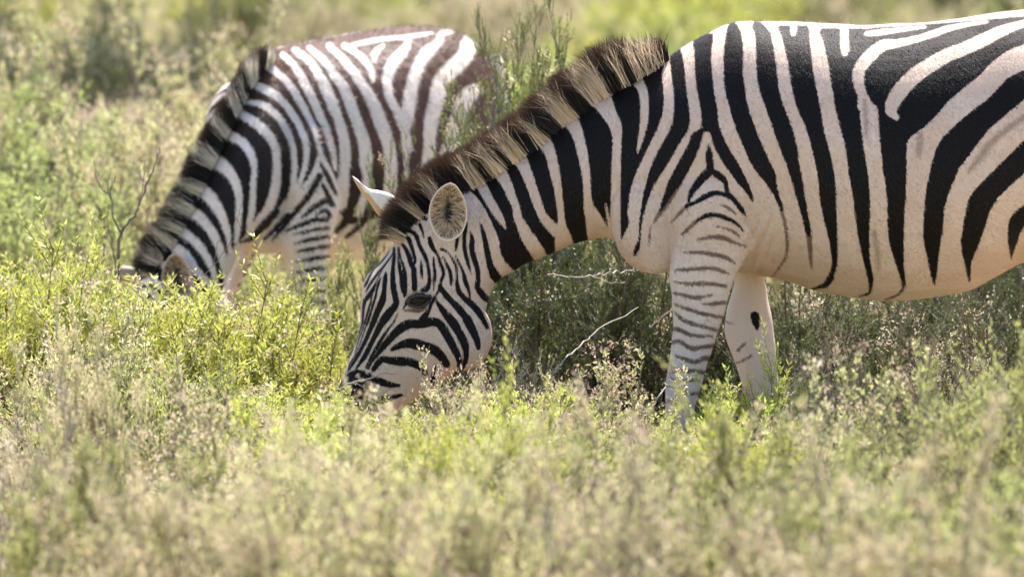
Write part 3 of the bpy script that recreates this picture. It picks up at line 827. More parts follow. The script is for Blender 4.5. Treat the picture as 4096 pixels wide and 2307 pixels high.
# ---- the grown zebra
def grown_zebra():
    root = thing("zebra", "large grown zebra grazing side on, black and creamy stripes, head down in the scrub", "zebra", (0.55, 0, 0))
    root_loc = np.array([0.55, 0, 0])
    trunk = loft([
        (4860, 330, 4850, 560, .07, 0), (4830, 220, 4830, 700, .14, 0), (4740, 120, 4750, 880, .20, 0), (4580, 60, 4590, 980, .245, 0), (4350, 40, 4360, 1000, .265, 0),
        (4096, 53, 4100, 1050, .275, 0), (3889, 73, 3895, 1155, .285, 0), (3700, 88, 3700, 1198, .285, 0), (3500, 101, 3500, 1203, .275, 0),
        (3300, 99, 3290, 1170, .255, 0), (3107, 94, 3070, 1108, .235, 0), (2925, 87, 2860, 1090, .205, 0), (2810, 142, 2690, 1080, .185, 0),
        (2719, 188, 2575, 1035, .165, 0), (2643, 243, 2495, 978, .145, 0), (2506, 326, 2410, 945, .12, 0), (2370, 409, 2295, 972, .11, 0), (2249, 493, 2205, 1010, .10, 0),
        (2150, 576, 2125, 1048, .095, 0), (2020, 655, 2065, 1085, .09, 0), (1890, 735, 2020, 1115, .088, 0)], n=56, ex=2.08)
    head = loft([
        (2000, 680, 2060, 1090, .07, 0), (1850, 745, 2015, 1118, .085, 0), (1740, 800, 1985, 1150, .090, 0), (1640, 880, 1965, 1195, .092, 0), (1590, 965, 1950, 1250, .094, 0), (1530, 1045, 1938, 1310, .096, 0),
        (1470, 1130, 1922, 1375, .096, 0), (1452, 1235, 1880, 1450, .088, 0), (1442, 1325, 1800, 1515, .074, 0), (1414, 1410, 1700, 1570, .062, 0),
        (1380, 1485, 1600, 1640, .056, 0), (1354, 1550, 1530, 1690, .056, 0), (1350, 1590, 1480, 1695, .050, 0), (1372, 1630, 1440, 1690, .030, 0)], n=48, ex=2.35)
    gy = lambda y: ground_row(y)
    nf = limb([(560, 2760, 2960, -.10, .045), (700, 2700, 2990, -.125, .070), (830, 2680, 3000, -.145, .078), (961, 2692, 2996, -.15, .074), (1039, 2688, 2982, -.15, .07), (1100, 2685, 2946, -.148, .066), (1161, 2689, 2925, -.145, .062),
               (1240, 2689, 2912, -.14, .058), (1325, 2685, 2891, -.135, .054), (1403, 2677, 2867, -.13, .05), (1476, 2667, 2840, -.13, .047), (1555, 2655, 2818, -.13, .044), (1628, 2656, 2797, -.13, .042),
               (1690, 2658, 2778, -.13, .042), (1760, 2660, 2770, -.13, .036), (1860, 2672, 2752, -.13, .024), (2050, 2676, 2748, -.13, .022), (2160, 2668, 2758, -.13, .027), (2230, 2650, 2740, -.13, .026),
               (2290, 2630, 2735, -.13, .034), (gy(-.13), 2590, 2740, -.13, .052)], -.13, .05)
    ff = limb([(700, 2800, 3040, .10, .05), (900, 2850, 3060, .12, .06), (1100, 2930, 3056, .12, .055), (1173, 2925, 3068, .12, .055), (1264, 2908, 3082, .12, .052), (1331, 2900, 3091, .12, .05), (1422, 2926, 3104, .12, .046), (1494, 2949, 3115, .12, .044),
               (1555, 2967, 3119, .12, .042), (1630, 2988, 3118, .12, .038), (1760, 3010, 3095, .12, .025), (1960, 3025, 3100, .12, .022), (2120, 3030, 3120, .12, .027), (2200, 3015, 3110, .12, .026), (2260, 2995, 3105, .12, .034), (gy(.12), 2960, 3110, .12, .050)], .12, .05)
    hinds = []
    for y, dx in ((-.15, 0), (.14, 130)):
        hinds.append(limb([(330, 4420 + dx / 3, 4800, y * .7, .07), (600, 4380 + dx / 3, 4840, y * .8, .10), (850, 4380 + dx / 2, 4800 + dx / 3, y, .09), (1050, 4420 + dx, 4740 + dx, y, .075), (1250, 4500 + dx, 4700 + dx, y, .055), (1420, 4580 + dx, 4730 + dx, y, .042),
                   (1560, 4640 + dx, 4770 + dx, y, .036), (1680, 4650 + dx, 4750 + dx, y, .032), (1800, 4640 + dx, 4725 + dx, y, .025), (2050, 4620 + dx, 4700 + dx, y, .023), (2170, 4605 + dx, 4700 + dx, y, .028), (2280, 4570 + dx, 4680 + dx, y, .032), (gy(y), 4530 + dx, 4680 + dx, y, .050)], y, .05))
    extra = [blob(1850, 1340, -.058, .072, .040, .085), blob(1850, 1340, .058, .072, .040, .085),          # cheeks
             blob(1668, 1158, -.072, .035, .030, .018), blob(1668, 1158, .072, .035, .030, .018),           # brow
             blob(1560, 1330, -.050, .02, .022, .085), blob(1560, 1330, .050, .02, .022, .085),
             blob(1405, 1560, -.036, .022, .024, .030), blob(1405, 1560, .036, .022, .024, .030),           # nostril rims
             blob(2620, 860, -.09, .10, .075, .13), blob(2620, 860, .09, .10, .075, .13),                   # points of the shoulder
             blob(2800, 520, -.09, .07, .070, .16), blob(2800, 520, .09, .07, .070, .16),
             blob(2900, 930, -.125, .075, .085, .07)]
    me = fuse("body", [trunk, head, nf, ff] + hinds + extra, 0.0042, 9)
    v = coords(me)
    nv = np.empty(len(v) * 3, np.float32)
    me.vertices.foreach_get("normal", nv)
    nv = nv.reshape(-1, 3)
    # muscle and rib relief
    q = flank_uv(v)
    ribs = np.sin((q[:, 0] - 0.18 * q[:, 1]) / 17.0) * sstep(q[:, 0], 3150, 3350) * (1 - sstep(q[:, 0], 3800, 3950)) * sstep(q[:, 1], 450, 650) * (1 - sstep(q[:, 1], 980, 1120))
    v = v + nv * (0.0060 * noise3(v, 6.5, 3) + 0.0030 * noise3(v, 15, 31) + 0.0016 * noise3(v, 36, 4) + 0.0006 * ribs)[:, None]
    # skin folds behind the elbow and at the base of the neck
    fold = np.sin((q[:, 0] + 0.45 * q[:, 1]) / 7.5) * np.exp(-(((q[:, 0] - 3040) / 60) ** 2 + ((q[:, 1] - 960) / 110) ** 2))
    fold2 = np.sin((q[:, 0] + 0.1 * q[:, 1]) / 6.5) * np.exp(-(((q[:, 0] - 2480) / 45) ** 2 + ((q[:, 1] - 800) / 170) ** 2))
    v = v + nv * (0.0034 * fold + 0.0024 * fold2)[:, None]
    # eye hollow
    ec = P(1672, 1200, -.095)
    dd = ((v - ec) ** 2).sum(1)
    v = v + np.array([0, 1, 0]) * (0.010 * np.exp(-dd / (2 * .017 ** 2)))[:, None] * np.where(v[:, 1:2] < 0, 1, -1)
    me.vertices.foreach_set("co", (v - root_loc).astype(np.float32).ravel())
    me.update()
    # stripes are drawn with the body in its final shape
    skin_v(me, v, ADULT, (0, 0, 0), (0, 1, 0),
           lambda q, w: np.maximum(sstep(q[:, 1], 940, 1120) * (1 - sstep(np.abs(q[:, 0] - 2790), 170, 260)), 0.6 * sstep(q[:, 1], 1080, 1200) * sstep(q[:, 0], 2850, 2900)),
           lambda q, w: 0.8 * (1 - sstep(q[:, 1], 80, 360)) * sstep(q[:, 0], 2600, 2760), calm=0.68)
    smooth_shade(me)
    body = obj("body", me, coat("grown_coat", (0.595, 0.455, 0.36), (0.55, 0.40, 0.30), (0.0065, 0.0048, 0.0042), (0.017, 0.009, 0.0065), (0.115, 0.062, 0.040), 20.0), root)
    parts = []
    crest = [(2668, 228, 105), (2600, 272, 165), (2506, 325, 212), (2430, 368, 212), (2370, 409, 195), (2249, 493, 175), (2150, 576, 165), (2040, 645, 165), (1960, 700, 165), (1890, 738, 165), (1810, 775, 165), (1740, 812, 150), (1690, 850, 138), (1645, 890, 128), (1610, 935, 108), (1592, 968, 80)]
    parts.append(mane(None, crest, ADULT, [0], 30000, 5, [-.25, .05, .12, .12, .12], (0.78, 0.61, 0.42), (0.012, 0.008, 0.007), (0.050, 0.023, 0.014), 0.028, head_from=1880, pale_full=(2380, 2560), widen=-9.0, withers=2480))
    parts.append(ear_cup(None, 'D', [(1640, 288), (1720, 330), (1780, 410), (1845, 530), (1880, 700), (1872, 860), (1820, 1000), (1740, 1090), (1620, 1140), (1490, 1110), (1400, 1010), (1335, 850), (1325, 700), (1355, 560), (1430, 430), (1540, 330)],
                         None, -.125, .042, (0.84, 0.74, 0.60), (0.50, 0.34, 0.19), (0.022, 0.014, 0.010), 11, backcol=(0.22, 0.13, 0.09), tilt=-.03, nhair=800))
    parts.append(ear_back(None, 'D', [(212, 192), (290, 245), (390, 335), (470, 385), (620, 410), (780, 462), (880, 540), (860, 640), (740, 760), (640, 790), (570, 740), (470, 590), (350, 440), (255, 290)],
                          .095, .016, (0.80, 0.72, 0.62), (0.10, 0.05, 0.03), (0.30, 0.55)))
    ey = P(1676, 1201, -.0915)
    parts.append(sphere("eye", ey + np.array([0, .012, 0]), 0.0215, MAT_EYE, None))
    up = crs([(1632, 1212), (1648, 1190), (1680, 1183), (1707, 1188), (1722, 1186)], 6)
    lid = parts.append(tube("eyelid", [P(a, b, -.1010 + .010 * ((a - 1680) / 45.0) ** 2) for a, b in up], .0055, MAT_LID, None))
    lo = crs([(1632, 1212), (1650, 1222), (1680, 1228), (1705, 1214), (1722, 1188)], 6)
    parts.append(tube("eyelid", [P(a, b, -.0985 + .010 * ((a - 1680) / 45.0) ** 2) for a, b in lo], .0048, MAT_LID, None))
    # lashes
    r = np.random.RandomState(8)
    u = up[r.randint(4, len(up), 90)]
    R3 = np.array([P(a, b, -.104) for a, b in u]); T3 = np.array([P(a + r.normal(0, 5), b + 16 + r.normal(0, 3), -.122) for a, b in u])
    V, Q, T, Cc = strips(R3, (R3 + T3) / 2, T3, np.full(90, .0009), np.tile([1.0, 0, 0], (90, 1)), *[np.full((90, 3), .01)] * 3)
    me = mesh_np("eyelashes", V, Q, T); cattr(me, "col", Cc)
    parts.append(obj("eyelashes", me, MAT_HAIR, None))
    # tail, hanging past the rump
    tl = crs([P(4850, 300, 0), P(4930, 480, 0), P(4950, 900, 0), P(4940, 1150, 0)], 8)
    tail = tube("tail", tl, np.linspace(.030, .014, len(tl)), body.data.materials[0], None)
    for nm, val in (("stripe", 20), ("smudge", 40), ("shade_stripe", 40), ("pale", 0), ("bleach", 0), ("ruffle", 1)):
        fattr(tail.data, nm, np.full(len(tail.data.vertices), val, float))
    parts.append(tail)
    n = 700
    R3 = tl[r.randint(12, len(tl), n)] + r.normal(0, .010, (n, 3)); T3 = R3 + np.array([0, 0, -.38]) + r.normal(0, .035, (n, 3))
    V, Q, T, Cc = strips(R3, (R3 + T3) / 2, T3, np.full(n, .002), np.tile([1.0, 0, 0], (n, 1)), *[np.full((n, 3), .012)] * 3)
    me = mesh_np("tail_tuft", V, Q, T); cattr(me, "col", Cc)
    tt = obj("tail_tuft", me, MAT_HAIR, tail)
    fuzz = back_fuzz(body.data, v, nv, 9000, 31, 1.02, (.0035, .0075), np.array([.004, 0, -.001]), (.012, .008, .007), (.05, .028, .02), (.60, .46, .36))
    parts.append(fuzz)
    near = np.where(v[:, 1:2] < .06, v, v * [1, 1, 0])
    parts.append(coat_hair(body.data, near, nv, 150000, 41, (.004, .009), .00065, (.0065, .0048, .0042), (.017, .009, .0065), (.595, .455, .36), (.115, .062, .040), .30))
    for o in parts:
        adopt(o, root, root_loc)
    return root

def back_fuzz(me, v, nv, n, seed, zmin, length, drift, black, bleached, white):
    """short hairs standing off the upper line of the body"""
    r = np.random.RandomState(seed)
    pick = np.nonzero((nv[:, 2] > 0.15) & (v[:, 2] > zmin))[0]
    k = r.choice(pick, n)
    N = nv[k].astype(float)
    R3 = v[k] - N * .002
    T3 = R3 + N * r.uniform(*length, (n, 1)) + drift + r.normal(0, length[0] * .5, (n, 3))
    def get(nm):
        a = np.empty(len(v), np.float32)
        me.attributes[nm].data.foreach_get("value", a)
        return a[k]
    f, ble = get("stripe"), get("bleach")[:, None]
    cb = (np.array(black) * (1 - ble) + np.array(bleached) * ble) * r.uniform(.7, 1.4, (n, 1))
    cc = np.where((f < 0)[:, None], cb, np.array(white) * r.uniform(.8, 1.1, (n, 1)))
    side = np.cross(N, np.array([.2, 1, .1]))
    side /= np.linalg.norm(side, axis=1)[:, None]
    V, Q, T, Cc = strips(R3, (R3 + T3) / 2, T3, np.full(n, .0011), side, cc, cc, cc)
    m2 = mesh_np("back_fuzz", V, Q, T)
    cattr(m2, "col", Cc)
    return obj("back_fuzz", m2, MAT_HAIR, None)

def coat_hair(me, v, nv, n, seed, length, width, black, bleached, white, brown, zmin):
    """short hair lying along the flank; it breaks up the edges of the stripes"""
    r = np.random.RandomState(seed)
    pick = np.nonzero(v[:, 2] > zmin)[0]
    k = r.choice(pick, n)
    N = nv[k].astype(float)
    q = flank_uv(v[k])
    back = sstep(q[:, 0], 2300, 2700) if seed == 41 else sstep(q[:, 0], 900, 1200)
    flow = np.stack([.10 + .5 * back, 0 * back, -1 + .2 * back], 1) + r.normal(0, .22, (n, 3))
    flow -= N * (flow * N).sum(1, keepdims=True)
    flow /= np.linalg.norm(flow, axis=1)[:, None] + 1e-9
    R3 = v[k] + r.normal(0, .0012, (n, 3)) * (1 - np.abs(N))
    ln = r.uniform(*length, (n, 1))
    M3 = R3 + (flow * .55 + N * .20) * ln
    T3 = R3 + (flow + N * r.uniform(.10, .34, (n, 1))) * ln
    def get(nm):
        a = np.empty(len(v), np.float32)
        me.attributes[nm].data.foreach_get("value", a)
        return a[k]
    f, ble, sm, pale = get("stripe"), get("bleach")[:, None], get("smudge"), get("pale")[:, None]
    j = r.uniform(.72, 1.25, (n, 1))
    cb = (np.array(black) * (1 - ble) + np.array(bleached) * ble) * j
    cw = (np.array(white) * (1 - .6 * pale) + np.array((.72, .63, .56)) * .6 * pale) * np.clip(j, .8, 1.15)
    cc = np.where((f < 0)[:, None], cb, np.where((sm < 0)[:, None], np.array(brown) * j, cw))
    side = np.cross(flow, N)
    V, Q, T, Cc = strips(R3, M3, T3, np.full(n, width), side, cc, cc, cc)
    m2 = mesh_np("coat_hair", V, Q, T)
    cattr(m2, "col", Cc)
    return obj("coat_hair", m2, MAT_HAIR, None)

def adopt(o, root, loc):
    """parents a part built in world coordinates so that it keeps its place"""
    def shift(x):
        x.data.transform(Matrix.Translation(-Vector(loc)))
        for ch in x.children:
            shift(ch)
    shift(o)
    o.parent = root

def skin_v(me, v, ops, axis_pt, L, pale_fn, bleach_fn, calm=0.0):
    L = np.asarray(L, float)
    t = (v - np.asarray(axis_pt)) @ L
    vm = np.where((t > 0)[:, None], v - 2 * t[:, None] * L, v)
    q = flank_uv(vm)
    f = paint(q, ops)
    fattr(me, "stripe", f['b'])
    fattr(me, "smudge", f['r'])
    fattr(me, "shade_stripe", f['s'])
    fattr(me, "pale", pale_fn(q, vm))
    fattr(me, "bleach", bleach_fn(q, vm))
    fattr(me, "ruffle", 1 - calm * (1 - sstep(q[:, 0], 1850, 2150)))

def young_zebra():
    loc = np.array([-0.40, 2.2, 0])
    root = thing("zebra", "smaller young zebra with brown and white striped fuzzy coat grazing behind a needle leaved shrub", "zebra", tuple(loc))
    a = math.radians(38)
    L = np.array([-math.sin(a), math.cos(a), 0])
    Lt = L
    def yb(px): return 2.05 + (px - 1000) / 930.0 * 0.50
    trunk = loft([
(1905, 268, 1895, 470, .06, yb(1960)), (1880, 190, 1875, 700, .115, yb(1930)), (1815, 128, 1815, 880, .16, yb(1870)), (1710, 106, 1715, 975, .19, yb(1740)), (1590, 114, 1600, 1020, .21, yb(1600)),
        (1450, 141, 1470, 1036, .22, yb(1450)), (1300, 166, 1330, 1032, .215, yb(1300)), (1180, 188, 1210, 1010, .20, yb(1180)), (1090, 222, 1125, 995, .18, yb(1090)), (1010, 285, 1060, 990, .165, yb(1020))],
        L=L, n=48, ex=2.2)
    neck = loft([
        (1100, 240, 1140, 990, .15, 2.10), (1020, 300, 1060, 985, .16, 2.06), (955, 405, 1010, 980, .16, 2.02), (890, 530, 970, 978, .14, 1.98), (839, 648, 950, 985, .118, 1.95),
        (790, 758, 932, 1010, .10, 1.93), (735, 868, 905, 1075, .092, 1.92), (672, 975, 880, 1138, .086, 1.91), (612, 1050, 862, 1205, .088, 1.91), (568, 1130, 830, 1290, .088, 1.91),
        (540, 1230, 765, 1370, .078, 1.91), (518, 1330, 680, 1450, .056, 1.91), (508, 1400, 620, 1490, .048, 1.91), (522, 1450, 590, 1490, .028, 1.91)], L=(-math.sin(.35), math.cos(.35), 0), n=40, ex=2.25)
    nl = limb([(620, 1130, 1330, 2.02, .05), (780, 1120, 1360, 2.0, .07), (880, 1110, 1345, 1.99, .07), (960, 1110, 1318, 1.99, .066), (1020, 1135, 1305, 1.99, .06), (1106, 1172, 1300, 1.99, .052), (1177, 1186, 1297, 1.99, .046), (1300, 1190, 1288, 1.99, .042),
               (1400, 1188, 1280, 1.99, .040), (1500, 1195, 1268, 1.99, .030), (1700, 1200, 1262, 1.99, .022), (1860, 1190, 1268, 1.99, .026), (1930, 1170, 1255, 1.99, .03), (ground_row(1.99), 1140, 1255, 1.99, .042)], 1.99, .05)
    fl = limb([(850, 950, 1110, 2.22, .06), (980, 932, 1040, 2.22, .056), (1046, 915, 1010, 2.22, .05), (1100, 900, 984, 2.22, .046), (1173, 880, 952, 2.22, .043), (1300, 852, 935, 2.2, .041), (1400, 840, 925, 2.2, .040), (1500, 848, 912, 2.2, .028),
               (1680, 850, 905, 2.2, .021), (1830, 840, 912, 2.2, .026), (1900, 815, 900, 2.2, .03), (ground_row(2.2), 785, 900, 2.2, .042)], 2.2, .05)
    hinds = []
    for y, dx in ((2.45, 0), (2.72, -90)):
        hinds.append(limb([(400, 1720 + dx, 1960 + dx / 2, y, .08), (600, 1700 + dx, 1960 + dx, y, .09), (800, 1710 + dx, 1930 + dx, y, .08), (960, 1740 + dx, 1900 + dx, y, .06), (1120, 1790 + dx, 1900 + dx, y, .045), (1280, 1820 + dx, 1915 + dx, y, .036),
                   (1400, 1825 + dx, 1900 + dx, y, .03), (1640, 1815 + dx, 1876 + dx, y, .022), (1780, 1800 + dx, 1880 + dx, y, .027), (ground_row(y), 1750 + dx, 1870 + dx, y, .042)], y, .05))
    extra = [blob(1230, 700, 1.97, .07, .06, .14), blob(955, 640, 2.24, .10, .08, .20), blob(1050, 900, 2.02, .09, .10, .07)]
    me = fuse("body", [trunk, neck, nl, fl] + hinds + extra, 0.0048, 8)
    v = coords(me)
    nv = np.empty(len(v) * 3, np.float32)
    me.vertices.foreach_get("normal", nv)
    v = v + nv.reshape(-1, 3) * (0.0045 * noise3(v, 9, 13) + 0.0022 * noise3(v, 28, 14) + 0.0012 * noise3(v, 80, 15))[:, None]
    me.vertices.foreach_set("co", (v - loc).astype(np.float32).ravel())
    me.update()
    skin_v(me, v, YOUNG, (P(1000, 700, 2.06)[0], 2.06, 0), L,
           lambda q, w: 0.9 - 0.8 * sstep(q[:, 1], 900, 1010) * sstep(q[:, 0], 1290, 1330),
           lambda q, w: np.clip(sstep(q[:, 0] - 0.55 * q[:, 1], 560, 1150) * (1 - 0.75 * sstep(q[:, 1], 520, 760)) + 0.25 * (1 - sstep(q[:, 1], 200, 420)), 0, 1))
    smooth_shade(me)
    body = obj("body", me, coat("young_coat", (0.74, 0.66, 0.58), (0.68, 0.58, 0.49), (0.011, 0.009, 0.008), (0.115, 0.060, 0.041), (0.16, 0.09, 0.06), 26.0), root)
    parts = []
    crest = [(1085, 240, 60), (1050, 270, 100), (1000, 325, 115), (955, 410, 98), (895, 530, 92), (839, 650, 100), (795, 752, 102), (750, 842, 104), (705, 930, 106), (660, 990, 108), (615, 1048, 95), (590, 1100, 55)]
    parts.append(mane(None, crest, YOUNG, [2.08, 2.02, 1.95, 1.92, 1.90, 1.90], 13000, 6, [-1.1, -1.1, -.7, -.3, 0, 0, 0, .1], (0.74, 0.66, 0.52), (0.012, 0.010, 0.009), (0.03, 0.018, 0.012), 0.024, wd=.0015, widen=-4.0, thin=.28))
    parts.append(ear_cup(None, 'K', [(500, 838), (545, 868), (585, 930), (612, 1010), (612, 1080), (590, 1150), (550, 1200), (490, 1205), (440, 1160), (412, 1080), (405, 1000), (420, 930), (455, 868)],
                         None, 1.80, .040, (0.74, 0.64, 0.52), (0.44, 0.33, 0.22), (0.02, 0.014, 0.010), 12, backcol=(0.5, 0.42, 0.34), tilt=-.02))
    parts.append(ear_back(None, 'K', [(60, 985), (110, 940), (180, 930), (250, 950), (290, 990), (250, 1030), (160, 1040), (100, 1020)], 2.02, .016, (0.30, 0.23, 0.18), (0.10, 0.05, 0.03), (0.5, 0.7)))
    parts.append(sphere("eye", P(660, 1250, 1.825), 0.021, MAT_EYE, None))
    tl = crs([P(1955, 230, yb(1950)), P(2000, 330, yb(1950)), P(2010, 520, yb(1950)), P(1990, 680, yb(1950))], 8)
    tail = tube("tail", tl, np.linspace(.030, .016, len(tl)), body.data.materials[0], None)
    for nm, val in (("stripe", 20), ("smudge", 40), ("shade_stripe", 40), ("pale", 1), ("bleach", 0), ("ruffle", 1)):
        fattr(tail.data, nm, np.full(len(tail.data.vertices), val, float))
    parts.append(tail)
    parts.append(back_fuzz(body.data, v, nv.reshape(-1, 3), 12000, 21, .80, (.006, .014), np.array([.006, .003, -.004]), (.011, .009, .008), (.09, .05, .035), (.68, .60, .52)))
    parts.append(coat_hair(body.data, v, nv.reshape(-1, 3), 110000, 42, (.007, .014), .0008, (.011, .009, .008), (.10, .052, .036), (.76, .68, .60), (.16, .09, .06), .40))
    for o in parts:
        adopt(o, root, loc)
    return root

grown_zebra()
young_zebra()
# ------------------------------------------------------------------ vegetation and ground
def leaf_mat(name, c0, c1, c2, trans, rough=0.5):
    """leaf colour differs leaf by leaf (attribute), a little shrub by shrub; thin leaves let light through"""
    g = NT(name)
    f = g.attr("tint").outputs["Fac"]
    oi = g.n("ObjectInfo")
    c = g.mix(g.maprange(f, 0.0, 0.55), c0, c1)
    c = g.mix(g.maprange(f, 0.6, 1.0), c, c2)
    hs = g.n("HueSaturation")
    g.l(c, hs.inputs["Color"])
    g.l(g.maprange(oi.outputs["Random"], 0, 1, 0.487, 0.513), hs.inputs["Hue"])
    g.l(g.maprange(oi.outputs["Random"], 0, 1, 0.85, 1.15), hs.inputs["Value"])
    bs = g.n("BsdfPrincipled")
    g.l(hs.outputs[0], bs.inputs["Base Color"])
    bs.inputs["Roughness"].default_value = rough
    bs.inputs["Specular IOR Level"].default_value = 0.35
    tr = g.n("BsdfTranslucent")
    g.l(hs.outputs[0], tr.inputs[0])
    mx = g.n("MixShader"); mx.inputs[0].default_value = trans
    g.l(bs.outputs[0], mx.inputs[1]); g.l(tr.outputs[0], mx.inputs[2])
    g.l(mx.outputs[0], g.out.inputs[0])
    return g.m

M_LEAF = leaf_mat("needle_leaf", (0.33, 0.38, 0.065), (0.54, 0.56, 0.12), (0.66, 0.60, 0.24), 0.42, 0.36)
M_DARK = leaf_mat("scale_leaf", (0.060, 0.080, 0.024), (0.115, 0.135, 0.038), (0.24, 0.23, 0.09), 0.22)  # dark green deepened to put the backlit shrubs' shaded side into the colour
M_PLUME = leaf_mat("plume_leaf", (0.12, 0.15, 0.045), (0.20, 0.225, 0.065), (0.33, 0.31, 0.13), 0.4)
M_GREEN = leaf_mat("feather_leaf", (0.25, 0.29, 0.09), (0.42, 0.44, 0.15), (0.53, 0.49, 0.24), 0.45)
M_STRAW = leaf_mat("straw_leaf", (0.345, 0.345, 0.14), (0.52, 0.47, 0.235), (0.62, 0.50, 0.32), 0.45)
M_FLOWER = leaf_mat("dry_flower", (0.40, 0.27, 0.18), (0.57, 0.45, 0.31), (0.66, 0.55, 0.41), 0.4, 0.8)
M_TWIG = flat_mat("twig_bark", (0.13, 0.095, 0.07), 0.85, 0.2, 90, ((0.22, 0.18, 0.15), 14))
M_GREY = flat_mat("grey_twig_bark", (0.30, 0.24, 0.21), 0.8, 0.2, 90, ((0.15, 0.098, 0.085), 16))
M_BRANCH = flat_mat("bleached_branch_bark", (0.29, 0.25, 0.225), 0.8, 0.2, 90, ((0.34, 0.29, 0.26), 12))

def unit(a):
    return a / (np.linalg.norm(a, axis=-1, keepdims=True) + 1e-9)

def tubes_np(polys, radii, k=3):
    """many thin tapered twigs in one mesh: polys (n, m, 3), radii (n, m)"""
    n, m, _ = polys.shape
    tan = unit(np.gradient(polys, axis=1))
    a = unit(np.cross(tan, np.array([0.31, 0.87, 0.11])))
    b = np.cross(tan, a)
    th = np.linspace(0, 2 * np.pi, k, endpoint=False)
    V = polys[:, :, None] + radii[:, :, None, None] * (np.cos(th)[:, None] * a[:, :, None] + np.sin(th)[:, None] * b[:, :, None])
    idx = np.arange(n * m * k).reshape(n, m, k)
    q = np.stack([idx[:, :-1], np.roll(idx, -1, 2)[:, :-1], np.roll(idx, -1, 2)[:, 1:], idx[:, 1:]], -1).reshape(-1, 4)
    return V.reshape(-1, 3), q

def leaves_np(base, direc, length, width, r, bend=0.25):
    """thin bent leaves: base, unit direction, length, width -> verts, quads, leaf index"""
    n = len(base)
    side = unit(np.cross(direc, r.normal(size=(n, 3))))
    nor = np.cross(side, direc)
    up = np.array([0, 0, 1.0])
    mid = base + direc * (0.5 * length)[:, None]
    tip = base + direc * length[:, None] + (up * bend * 0.6 + nor * r.normal(0, bend, n)[:, None]) * length[:, None]
    hw = (width * 0.5)[:, None] * side
    V = np.stack([base - 0.35 * hw, base + 0.35 * hw, mid + hw, tip + 0.3 * hw, tip - 0.3 * hw, mid - hw], 1).reshape(-1, 3)
    b = np.arange(n) * 6
    Q = np.concatenate([np.stack([b, b + 1, b + 2, b + 5], 1), np.stack([b + 5, b + 2, b + 3, b + 4], 1)])
    return V, Q, np.repeat(np.arange(n), 6)

